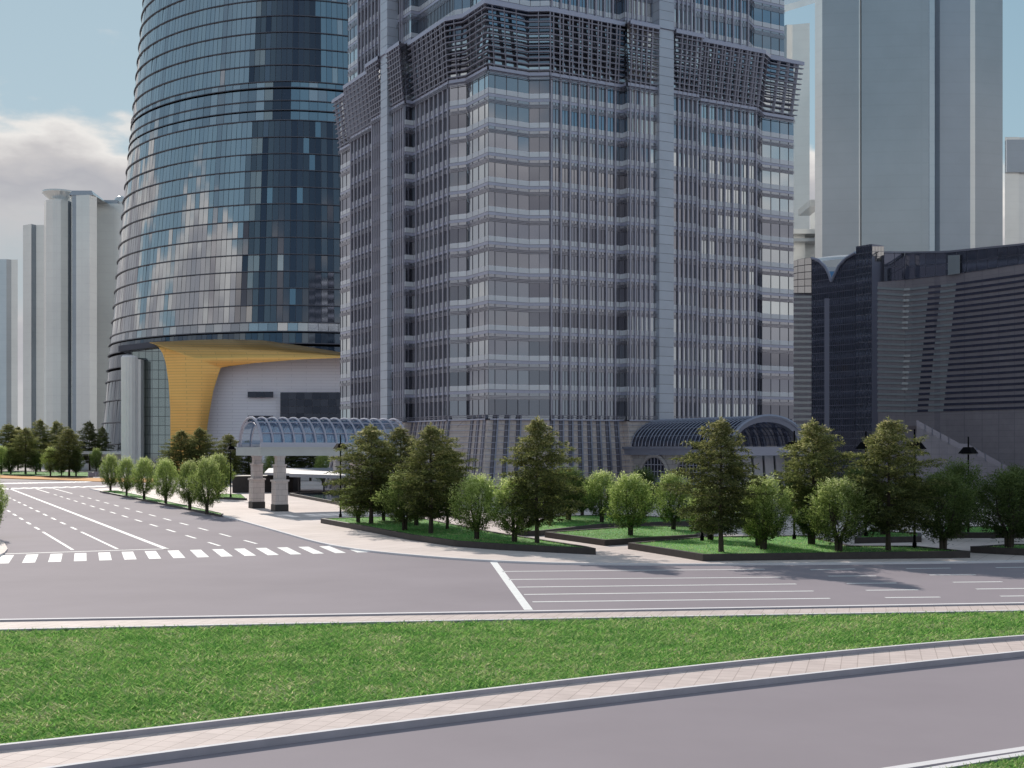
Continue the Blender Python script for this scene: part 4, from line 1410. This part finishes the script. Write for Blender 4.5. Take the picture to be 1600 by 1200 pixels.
def far_tower(name, label, px0, px1, ytop, d, depth, facets, parent=None, cat='skyscraper', group='hazy towers in the distance'):
    """facets: list of (px a, px b, depth offset a, depth offset b, material)"""
    c = Vector((((px0 + px1) / 2 - 800) * d / F, d, 0))
    root = empty(name, c); tag(root, label, cat, group)
    zt = zat(ytop, d)
    m = MB(); mats = []
    for a, b, oa, ob_, mt in facets:
        if mt not in mats: mats.append(mt)
        A = Vector(((a - 800) * d / F, d + oa, 0)) - c; B = Vector(((b - 800) * d / F, d + ob_, 0)) - c
        m.add([A, B, B + Vector((0, 0, zt)), A + Vector((0, 0, zt))], mats.index(mt))
    a = facets[0]; b = facets[-1]
    A = Vector(((a[0] - 800) * d / F, d + a[2], 0)) - c; B = Vector(((b[1] - 800) * d / F, d + b[3], 0)) - c
    sk = depth / d * (c.x * 1.0); k_ = .06 * depth
    A2 = A + Vector((sk + k_, depth, 0)); B2 = B + Vector((sk - k_, depth, 0)); Z = Vector((0, 0, zt))
    m.add([A2, A, A + Z, A2 + Z]); m.add([B, B2, B2 + Z, B + Z]); m.add([B2, A2, A2 + Z, B2 + Z])
    m.build('wall', [M[k] for k in mats], root)
    m = MB(); m.add([p + Z + Vector((0, 0, .02)) for p in [Vector(((f[0] - 800) * d / F, d + f[2], 0)) - c for f in facets] + [B, B2, A2]]); m.build('roof', M['hz2'], root)
    return root, c, zt


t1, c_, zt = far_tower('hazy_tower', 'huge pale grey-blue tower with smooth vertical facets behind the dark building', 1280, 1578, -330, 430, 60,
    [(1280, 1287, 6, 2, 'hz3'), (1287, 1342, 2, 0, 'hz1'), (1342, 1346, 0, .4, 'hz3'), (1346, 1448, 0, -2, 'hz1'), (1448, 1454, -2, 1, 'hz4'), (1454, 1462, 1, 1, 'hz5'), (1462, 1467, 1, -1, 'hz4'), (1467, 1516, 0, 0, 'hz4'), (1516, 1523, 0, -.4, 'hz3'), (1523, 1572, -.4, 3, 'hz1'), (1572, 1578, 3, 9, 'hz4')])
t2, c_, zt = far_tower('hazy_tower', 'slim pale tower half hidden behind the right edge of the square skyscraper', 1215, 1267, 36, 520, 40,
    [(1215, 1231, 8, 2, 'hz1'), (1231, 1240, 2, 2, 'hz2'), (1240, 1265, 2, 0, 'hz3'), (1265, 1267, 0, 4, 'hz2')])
# a tower whose projecting roof slab peeks out beside the skyscraper at the top
t3, c_, zt = far_tower('hazy_tower', 'tower hidden behind the square skyscraper with only its pale projecting roof slab showing', 1060, 1218, 20, 560, 40, [(1060, 1218, 0, 0, 'hz3')])
m = MB(); z0 = zat(20, 560) - 2
m.hexa([at(1060, 20, 540) - c_ + Vector((0, 0, 0)), at(1222, 20, 540) - c_, at(1275, 4, 600) - c_, at(1080, 4, 600) - c_,
        at(1060, 9, 540) - c_, at(1222, 9, 540) - c_, at(1275, -6, 600) - c_, at(1080, -6, 600) - c_]); m.build('roof_slab', M['hz3'], t3)
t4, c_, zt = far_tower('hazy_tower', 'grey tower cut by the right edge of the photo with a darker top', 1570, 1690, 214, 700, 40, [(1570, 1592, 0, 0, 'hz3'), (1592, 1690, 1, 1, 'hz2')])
m = MB(); p = at(1572, 216, 699) - c_; q = at(1690, 216, 699) - c_
m.hexa([(p.x, p.y - 1, p.z - 19), (q.x, q.y - 1, p.z - 19), (q.x, q.y + 1.5, p.z - 19), (p.x, p.y + 1.5, p.z - 19), (p.x, p.y - 1, p.z - 1), (q.x, q.y - 1, p.z - 1), (q.x, q.y + 1.5, p.z - 1), (p.x, p.y + 1.5, p.z - 1)]); m.build('crown_band', M['hz4'], t4)
t5, c_, zt = far_tower('hazy_block', 'low pale block with stepped ledges in the gap behind the dark building', 1225, 1300, 363, 480, 30, [(1225, 1258, 0, 0, 'hz3'), (1258, 1300, 4, 4, 'hz2')], cat='building')
for y0, y1, mt in ((358, 365, 'hz2'), (372, 377, 'hz1'), (312, 322, 'hz3')):
    m = MB(); p = at(1235 if y0 != 312 else 1266, y1, 476) - c_; q = at(1285, y0, 476) - c_
    m.hexa([(p.x, p.y, p.z), (q.x, p.y, p.z), (q.x, p.y + 20, p.z), (p.x, p.y + 20, p.z), (p.x, p.y, q.z), (q.x, p.y, q.z), (q.x, p.y + 20, q.z), (p.x, p.y + 20, q.z)]); m.build('ledge', M[mt], t5)
t5b, c_, zt = far_tower('hazy_tower', 'narrow pale tower in the slit left of the huge pale tower', 1266, 1296, 322, 640, 30, [(1266, 1296, 0, 0, 'hz3')])
# left cluster
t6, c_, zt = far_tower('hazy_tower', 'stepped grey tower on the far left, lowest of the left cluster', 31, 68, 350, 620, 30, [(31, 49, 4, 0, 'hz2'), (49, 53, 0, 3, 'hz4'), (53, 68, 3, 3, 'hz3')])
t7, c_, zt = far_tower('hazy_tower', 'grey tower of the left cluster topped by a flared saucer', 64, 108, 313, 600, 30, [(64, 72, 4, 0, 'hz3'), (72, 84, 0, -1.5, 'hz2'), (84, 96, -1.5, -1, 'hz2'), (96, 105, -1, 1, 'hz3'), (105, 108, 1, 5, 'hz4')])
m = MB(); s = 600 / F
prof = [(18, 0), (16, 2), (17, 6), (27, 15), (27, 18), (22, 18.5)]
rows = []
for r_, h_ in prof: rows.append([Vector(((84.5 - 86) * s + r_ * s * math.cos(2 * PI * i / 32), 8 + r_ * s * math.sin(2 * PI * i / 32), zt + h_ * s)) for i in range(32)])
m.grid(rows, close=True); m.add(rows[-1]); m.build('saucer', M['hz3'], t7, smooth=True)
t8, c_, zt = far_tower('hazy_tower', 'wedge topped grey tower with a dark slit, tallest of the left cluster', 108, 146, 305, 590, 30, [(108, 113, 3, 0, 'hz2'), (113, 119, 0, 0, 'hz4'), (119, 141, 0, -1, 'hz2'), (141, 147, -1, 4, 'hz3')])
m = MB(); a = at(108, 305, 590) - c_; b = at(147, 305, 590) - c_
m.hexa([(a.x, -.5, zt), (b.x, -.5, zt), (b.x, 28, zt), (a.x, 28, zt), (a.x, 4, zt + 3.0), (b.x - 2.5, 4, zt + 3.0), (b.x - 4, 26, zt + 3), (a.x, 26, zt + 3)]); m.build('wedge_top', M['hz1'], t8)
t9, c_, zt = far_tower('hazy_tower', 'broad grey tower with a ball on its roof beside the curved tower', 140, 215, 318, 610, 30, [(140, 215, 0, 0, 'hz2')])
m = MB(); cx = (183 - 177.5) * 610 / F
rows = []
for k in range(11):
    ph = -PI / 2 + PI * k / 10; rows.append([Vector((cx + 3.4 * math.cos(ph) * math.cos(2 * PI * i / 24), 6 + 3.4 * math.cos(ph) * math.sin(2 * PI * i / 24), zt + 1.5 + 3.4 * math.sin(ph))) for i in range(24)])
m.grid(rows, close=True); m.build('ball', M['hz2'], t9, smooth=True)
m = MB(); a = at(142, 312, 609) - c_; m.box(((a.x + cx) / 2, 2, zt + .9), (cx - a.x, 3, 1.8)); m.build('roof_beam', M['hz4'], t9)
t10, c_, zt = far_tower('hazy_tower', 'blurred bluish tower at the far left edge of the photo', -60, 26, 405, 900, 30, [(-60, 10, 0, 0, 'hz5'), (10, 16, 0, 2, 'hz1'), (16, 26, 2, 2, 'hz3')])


# ------------------------------------------------------------------ trees
def leaf_mesh(name, centers, dirs, length, width, mat, seed=0):
    r = np.random.default_rng(seed); n = len(centers)
    d = dirs / np.linalg.norm(dirs, axis=1)[:, None]
    rnd = r.normal(size=(n, 3)); s = np.cross(d, rnd); s /= np.linalg.norm(s, axis=1)[:, None]
    L = length * r.uniform(.6, 1.4, n)[:, None]; W = width * r.uniform(.7, 1.3, n)[:, None] / 2
    V_ = np.empty((n, 4, 3)); V_[:, 0] = centers; V_[:, 1] = centers + d * L * .5 + s * W; V_[:, 2] = centers + d * L; V_[:, 3] = centers + d * L * .5 - s * W
    me = bpy.data.meshes.new(name)
    me.vertices.add(n * 4); me.vertices.foreach_set('co', V_.reshape(-1))
    me.loops.add(n * 4); me.loops.foreach_set('vertex_index', np.arange(n * 4, dtype=np.int32))
    me.polygons.add(n); me.polygons.foreach_set('loop_start', np.arange(0, n * 4, 4, dtype=np.int32)); me.polygons.foreach_set('loop_total', np.full(n, 4, dtype=np.int32))
    me.materials.append(mat); me.update(calc_edges=True)
    return me


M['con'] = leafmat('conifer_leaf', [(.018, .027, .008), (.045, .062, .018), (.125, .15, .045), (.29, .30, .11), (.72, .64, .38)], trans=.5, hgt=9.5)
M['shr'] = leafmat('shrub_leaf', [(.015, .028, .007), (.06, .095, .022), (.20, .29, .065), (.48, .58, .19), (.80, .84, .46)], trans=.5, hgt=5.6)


def conifer(seed, H=8.6):
    r = np.random.default_rng(seed)
    C, D = [], []; tm = MB()
    tm.tube([(0, 0, -.1), (.03, 0, 1.5), (0, .04, 4), (0, 0, 8.0)], [.16, .12, .08, .02], 7)
    nb = 135; az0 = r.uniform(0, 6)
    for i in range(nb):
        h = 1.35 + (H - 1.5) * (i + r.random()) / nb
        f = (h - 1.35) / (H - 1.35)
        prof_ = np.interp(f, [0, .1, .26, .42, .6, .75, .87, .95, 1], [1.0, 1.9, 2.4, 2.45, 1.95, 1.3, .72, .36, .12])
        L = prof_ * r.uniform(.5, 1.2) * (1 + .2 * math.sin(az0 + i * 2.399 * 1.0)); az = i * 2.399 + r.uniform(-.5, .5)
        up_ = np.interp(f, [0, .3, .7, 1], [-.12, .05, .35, 1.2]) + r.uniform(-.12, .15)
        o = np.array([math.cos(az), math.sin(az), 0])
        end = o * L + np.array([0, 0, up_ * L])
        if L > .8 and i % 2 == 0:
            tm.tube([(0, 0, h), tuple(end * .5 + np.array([0, 0, h + .04])), tuple(end * .95 + np.array([0, 0, h]))], [.035, .02, .008], 4, cap=False)
        # sprays along the branch
        ns = int(6 + L * 11)
        for k in range(ns):
            t = .18 + .82 * (k + r.random()) / ns
            b = end * t + np.array([0, 0, h + .12 * math.sin(t * PI) - .12 * t * t])
            side = np.array([-o[1], o[0], 0]) * r.choice([-1, 1])
            sd_ = side * r.uniform(.3, 1) + o * r.uniform(.3, .9) + np.array([0, 0, r.uniform(-.55, .35)])
            sl = (.32 + .32 * (1 - t)) * r.uniform(.7, 1.3) * min(1, L)
            nl = 10
            for q in range(nl):
                u = (q + r.random()) / nl
                C.append(b + sd_ * sl * u + r.normal(0, .035, 3)); D.append(sd_ * .8 + r.normal(0, .55, 3) + np.array([0, 0, -.15]))
    for k in range(150):
        z_ = H - 1.3 + 1.55 * r.random(); w_ = .30 * max(.05, (H + .3 - z_) / 1.6)
        C.append(np.array([r.normal(0, w_), r.normal(0, w_), z_])); D.append(r.normal(0, .45, 3) + np.array([0, 0, .7]))
    # flat lighter tier that sticks out at mid height
    for az in np.linspace(0, 2 * PI, 9)[:-1]:
        o = np.array([math.cos(az + .3), math.sin(az + .3), 0]); L = r.uniform(2.2, 2.9)
        for k in range(70):
            t = r.random(); C.append(o * L * t + np.array([0, 0, 3.85 + r.normal(0, .03)]) + r.normal(0, .06, 3) * np.array([1, 1, .2])); D.append(o + r.normal(0, .4, 3) * np.array([1, 1, .15]))
    C = np.array(C); D = np.array(D)
    me = leaf_mesh('crown', C, D, .19, .05, M['con'], seed)
    tme = tm.build('trunk', M['bark']); tm_me = tme.data; bpy.data.objects.remove(tme)
    return me, tm_me


def shrub(seed, H=5.2):
    r = np.random.default_rng(seed)
    C, D = [], []; tm = MB()
    for k in range(3):
        a_ = k * 2.1 + r.random(); tm.tube([(.1 * math.cos(a_), .1 * math.sin(a_), -.1), (.13 * math.cos(a_), .13 * math.sin(a_), .9), (.5 * math.cos(a_), .5 * math.sin(a_), 2.6), (.6 * math.cos(a_), .6 * math.sin(a_), 4)], [.11, .10, .06, .015], 6)
    nc = 150
    for i in range(nc):
        f = ((i + .5) / nc)
        h = .85 + (H - 1.0) * f
        prof_ = np.interp(f, [0, .1, .28, .45, .65, .82, .94, 1], [.7, 1.15, 1.6, 1.7, 1.45, 1.0, .55, .2])
        az = i * 2.399 + r.uniform(-.4, .4); rr = prof_ * math.sqrt(r.uniform(.12, 1)) * r.uniform(.72, 1.22)
        c = np.array([rr * math.cos(az), rr * math.sin(az), h])
        g = np.array([math.cos(az) * .5, math.sin(az) * .5, 1.0]); g /= np.linalg.norm(g)
        sz = r.uniform(.35, .6)
        nl = 80
        for q in range(nl):
            u = r.normal(0, .33, 3) * sz; u = u * np.array([.75, .75, 1]) + g * r.uniform(-.6, 1.35) * sz
            C.append(c + u); D.append(g * .7 + r.normal(0, .6, 3))
        if i % 6 == 0: tm.tube([(0, 0, max(.8, h - 1.2)), tuple(c)], [.03, .01], 4, cap=False)
    me = leaf_mesh('crown', np.array(C), np.array(D), .21, .05, M['shr'], seed)
    tme = tm.build('trunk', M['bark']); tm_me = tme.data; bpy.data.objects.remove(tme)
    return me, tm_me


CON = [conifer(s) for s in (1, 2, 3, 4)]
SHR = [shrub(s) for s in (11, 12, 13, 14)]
M['shd'] = leafmat('shaded_shrub_leaf', [(.01, .018, .006), (.035, .055, .016), (.075, .115, .03), (.13, .18, .05), (.22, .28, .10)], trans=.4, hgt=5.6)  # shrub leaf with shade put into its colour, for trees standing in shade
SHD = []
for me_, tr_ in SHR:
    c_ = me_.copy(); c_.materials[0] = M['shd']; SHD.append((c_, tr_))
NT = 0


def tree(kind, bx, by, ty, hw, label, z=.5, group=None):
    """foot at photo position (bx,by) on a surface at height z; top row ty; half width hw in photo pixels"""
    global NT
    p = G(bx, by, z); d = p.y
    h = (by - ty) * d / F; wd_ = hw * d / F
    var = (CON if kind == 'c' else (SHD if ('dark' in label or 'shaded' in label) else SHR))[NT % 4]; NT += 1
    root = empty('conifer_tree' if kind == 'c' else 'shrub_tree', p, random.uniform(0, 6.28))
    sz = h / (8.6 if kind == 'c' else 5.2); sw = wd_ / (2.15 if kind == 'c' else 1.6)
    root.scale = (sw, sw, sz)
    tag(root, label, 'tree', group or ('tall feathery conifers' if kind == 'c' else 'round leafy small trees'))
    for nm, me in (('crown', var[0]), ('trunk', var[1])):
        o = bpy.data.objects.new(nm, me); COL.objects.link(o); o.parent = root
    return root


# front planters
tree('c', 580, 818, 668, 55, 'feathery conifer leftmost in the long curved planter, behind the lamp post')
tree('c', 626, 815, 670, 48, 'conifer behind and between the two front conifers of the curved planter')
tree('c', 673, 833, 667, 58, 'tall conifer in the middle of the long curved planter')
tree('c', 699, 826, 700, 38, 'shorter dark conifer just right of the middle conifer in the curved planter')
tree('c', 839, 848, 658, 58, 'tall conifer at the right tip of the curved planter against the stone base')
tree('c', 1127, 862, 659, 64, 'tall front conifer left of the porch arch, nearest to the road')
tree('c', 1270, 850, 661, 58, 'tall conifer in front of the dark glazed bay, second of the right three')
tree('c', 1388, 860, 659, 62, 'tall conifer rightmost of the three along the road, by the lamp')
tree('s', 560, 816, 758, 27, 'small tree at the left tip of the curved planter under the conifer')
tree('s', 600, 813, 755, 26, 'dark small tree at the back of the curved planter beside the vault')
tree('s', 632, 828, 744, 36, 'bright small tree left of the middle conifer in the curved planter')
tree('s', 651, 821, 752, 30, 'shaded small tree directly behind the middle conifer trunk')
tree('s', 745, 842, 749, 36, 'round small tree standing alone below the lit corner of the stone base')
tree('s', 803, 846, 753, 40, 'round small tree overlapping the left of the conifer at the planter tip')
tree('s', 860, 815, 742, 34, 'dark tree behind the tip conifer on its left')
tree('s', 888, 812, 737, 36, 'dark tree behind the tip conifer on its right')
tree('s', 940, 816, 742, 28, 'slim tree close to the stone base left of the bright round tree')
tree('s', 985, 836, 747, 38, 'bright sunlit round tree in the pointed planter')
tree('s', 1052, 827, 744, 33, 'green tree just right of the bright sunlit round tree')
tree('s', 1005, 808, 738, 26, 'dark background tree under the porch eave')
tree('s', 1110, 843, 765, 38, 'pale leafed small tree at the foot of the tall front conifer')
tree('s', 1184, 852, 770, 30, 'small tree tucked behind the sunlit tree right of the front conifer')
tree('s', 1193, 858, 754, 44, 'sunlit round tree right of the front conifer, below the porch arch')
tree('s', 1266, 850, 765, 30, 'low dark tree at the foot of the second tall conifer')
tree('s', 1310, 861, 756, 47, 'bright sunlit round tree between the two rightmost tall conifers')
tree('s', 1380, 835, 760, 36, 'dark tree behind the trunk of the rightmost tall conifer')
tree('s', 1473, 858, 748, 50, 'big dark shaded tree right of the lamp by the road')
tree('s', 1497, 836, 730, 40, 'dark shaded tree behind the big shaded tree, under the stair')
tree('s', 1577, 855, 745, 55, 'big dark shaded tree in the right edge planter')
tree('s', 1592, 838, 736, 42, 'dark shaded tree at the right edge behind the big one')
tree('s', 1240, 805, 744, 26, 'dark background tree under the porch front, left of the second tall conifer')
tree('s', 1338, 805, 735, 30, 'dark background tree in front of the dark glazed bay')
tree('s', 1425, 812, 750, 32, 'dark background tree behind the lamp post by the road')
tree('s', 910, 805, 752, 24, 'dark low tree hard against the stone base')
# strip along the avenue
for (bx, by, ty, hw), lab in zip(((172.7, 766.6, 714, 15), (197.8, 774, 719, 15), (225, 779.7, 720, 17), (258.6, 786.6, 722, 19.5), (296.4, 796, 726, 21), (323.8, 802, 722, 24)),
        ('farthest and smallest of the six shrub trees in the avenue strip', 'second from the far end of the six shrub trees in the avenue strip', 'third from the far end of the six shrub trees in the avenue strip',
         'fourth from the far end of the six shrub trees in the avenue strip', 'fifth shrub tree of the avenue strip, overlapped by the nearest one', 'nearest and largest of the six shrub trees in the avenue strip')):
    tree('s', bx, by, ty, hw, lab, z=.2, group='six shrub trees beside the avenue')
tree('s', 341, 776, 714, 20, 'shrub tree behind the nearest strip tree, by the small lamp planter', z=.35)
tree('s', 150.5, 737, 703, 10.5, 'bright shrub tree at the corner across the avenue, below the blue shop glass', z=.12)
tree('s', -14, 838, 745, 22, 'shrub tree cut off by the left edge of the photo', z=.14)
# far left group
for bx, by, ty, hw, lab in ((14, 736, 664, 26, 'dark conifer at the far left edge across the avenue'), (40, 741, 670, 25, 'front dark conifer of the far left group with a pale trunk'),
        (63, 735, 657, 22, 'tall dark conifer behind the front one in the far left group'), (88, 735, 659, 22, 'dark conifer in the middle of the far left group'),
        (108, 744, 671, 26, 'brownish front conifer of the far left group with twin trunks'), (140, 734, 660, 20, 'dark conifer at the right of the far left group beside the curved tower'),
        (28, 734, 668, 20, 'dark conifer between the two leftmost conifers'), (160, 733, 668, 15, 'dark conifer touching the base of the curved tower')):
    tree('c', bx, by, ty, hw, lab, z=.2, group='dark conifers across the avenue')
for bx, by, ty, hw, lab in ((79, 744, 702, 11, 'bright shrub tree in the far left lawn'), (17, 741, 704, 11, 'dark shrub tree in the far left lawn, left of the front conifer'), (96, 743, 715, 9, 'small dark shrub tree right of the bright one in the far left lawn'),
        (119, 744, 705, 11, 'dark shrub tree right of the brownish conifer in the far left lawn'), (56, 741, 708, 10, 'dark shrub tree between the front conifer and the bright shrub'), (2, 740, 700, 12, 'shrub tree in the far left lawn at the photo edge')):
    tree('s', bx, by, ty, hw, lab, z=.2, group='shrub trees on the far left lawn')
# in front of the hall, behind the avenue strip
for bx, by, ty, hw, lab in ((283, 757, 674, 32, 'dark conifer in front of the gold portal, left one'), (312, 756, 670, 30, 'dark conifer in front of the gold portal, right one'), (358, 757, 680, 26, 'dark conifer left of the glass vault in front of the white hall'),
        (388, 752, 690, 26, 'dark conifer seen under the left end of the glass vault'), (455, 751, 692, 28, 'dark conifer seen under the vault between its columns'), (485, 751, 690, 28, 'dark conifer seen under the vault, near its right columns'), (545, 752, 686, 26, 'dark conifer seen under the right end of the vault')):
    tree('c', bx, by, ty, hw, lab, z=.12, group='dark conifers in front of the hall')
tree('s', 424, 759, 711, 14, 'bright shrub tree framed by the two left vault columns', z=.12)
tree('s', 504, 758, 711, 14, 'bright shrub tree seen under the vault beside its far column', z=.12)


# ------------------------------------------------------------------ street lamps
def lamp(px, py, label, z=.5, rz=.5, first=[None]):
    p = G(px, py, z)
    if first[0] is None:
        root = empty('street_lamp', (0, 0, 0))
        m = MB(); m.tube([(0, 0, 0), (0, 0, 3), (0, 0, 7.75)], [.085, .075, .055], 10); m.tube([(0, 0, 0), (0, 0, .35)], .14, 10); m.build('pole', M['black'], root)
        m = MB(); a, b = .56, .27; z0, z1 = 6.45, 6.95
        m.hexa([(-a, -a, z0), (a, -a, z0), (a, a, z0), (-a, a, z0), (-b, -b, z1), (b, -b, z1), (b, b, z1), (-b, b, z1)]); m.build('lamp_shade', M['black'], root)
        m = MB(); m.box((0, 0, z0 - .03), (.8, .8, .05)); m.build('lamp_glass', M['lampglass'], root)
        first[0] = root
    else:
        src = first[0]; root = src.copy(); COL.objects.link(root)
        for ch in src.children:
            c = ch.copy(); COL.objects.link(c); c.parent = root
    root.location = p; root.rotation_euler = (0, 0, rz)
    tag(root, label, 'street lamp', 'black street lamps with square shades')
    return root


lamp(532, 809, 'black street lamp at the left tip of the curved planter, before the glass vault', z=.48)
lamp(360.5, 777, 'black street lamp farthest away, left of the glass vault', z=.33)
lamp(1097, 845, 'black street lamp whose shade shows left of the tall front conifer', z=.48, rz=.75)
lamp(1241, 843, 'black street lamp whose shade shows left of the second tall conifer', z=.48, rz=.75)
lamp(1353, 838, 'black street lamp half hidden left of the rightmost tall conifer', z=.48, rz=.7)
lamp(1429, 856, 'black street lamp right of the rightmost tall conifer by the road', z=.48, rz=.2)
lamp(1513, 840, 'black street lamp in front of the stair, rightmost of all', z=.12, rz=.75)

# ------------------------------------------------------------------ small plaza structures
M['flat'] = simple('pavilion_roof', (.34, .34, .38), rough=.6)
pv = empty('pavilion_roof', G(480, 768)); pc = pv.location.copy()
tag(pv, 'low flat grey pavilion roof on thin posts seen under the glass vault', 'pavilion')
m = MB()
def slab(m, pts, t, mat=0):
    b_ = [p - Vector((0, 0, t)) for p in pts]; m.hexa(b_ + list(pts), mat)
slab(m, [at(413, 738.5, 190) - pc, at(545, 742, 178) - pc, at(528, 731, 205) - pc, at(420, 731.5, 210) - pc], .35)
m.build('roof', M['flat'], pv)
m = MB(); slab(m, [at(452, 740, 186) - pc, at(548, 743, 177) - pc, at(548, 737, 180) - pc, at(455, 735.5, 189) - pc], .5); m.build('glass_eave', M['flat'], pv)
for x, d_ in ((467, 186), (506, 182), (530, 200), (430, 200)):
    m = MB(); q = Vector(((x - 800) * d_ / F, d_, 0)) - pc; m.tube([(q.x, q.y, 0), (q.x, q.y, 3.0)], .12, 8); m.build('post', M['planter'], pv)
wl = empty('low_wall', G(410, 771)); wc = wl.location.copy(); tag(wl, 'dark granite wall behind the left columns of the glass vault', 'wall')
m = MB(); a = G(363, 771.5) - wc; b = G(458, 770) - wc
m.hexa([(a.x, a.y, 0), (b.x, b.y, 0), (b.x, b.y + 7, 0), (a.x, a.y + 7, 0), (a.x, a.y, 2.7), (b.x, b.y, 2.7), (b.x, b.y + 7, 2.7), (a.x, a.y + 7, 2.7)]); m.build('wall_block', M['planter'], wl)
bs_c = G(500, 778); basin = empty('water_basin', bs_c); tag(basin, 'dark rimmed water basin on the plaza under the glass vault', 'water basin')
m = MB(); P_ = [G(x, y, .5) - bs_c for x, y in ((452, 770.5), (538, 786), (600, 784), (520, 769))]
inn = [p * .93 for p in P_]
m.grid([[Vector((p.x, p.y, 0)) for p in P_], [Vector((p.x, p.y, .5)) for p in P_], [Vector((p.x, p.y, .5)) for p in inn], [Vector((p.x, p.y, .2)) for p in inn]], close=True); m.build('rim', M['planter'], basin)
M['water'] = simple('basin_water', (.10, .14, .18), rough=.08, spec=.8)
m = MB(); m.add([Vector((p.x, p.y, .32)) for p in inn]); m.build('water', M['water'], basin)
pr = empty('stone_pillar', G(528, 775)); tag(pr, 'stepped stone pillar standing farther back beside the basin', 'pillar')
stepped_column(pr, Vector((0, 0, 0)), 7.2, TH)
br_ = empty('glass_barrier', G(150, 746.5)); tag(br_, 'low glass and metal barrier at the corner across the avenue', 'barrier')
m = MB(); m.box((0, 0, .75), (3.6, .06, 1.1)); m.build('panel', M['bal'], br_)
for x in (-1.8, 0, 1.8):
    m = MB(); m.box((x, -.05, .7), (.1, .1, 1.4)); m.build('post', M['steel'], br_)
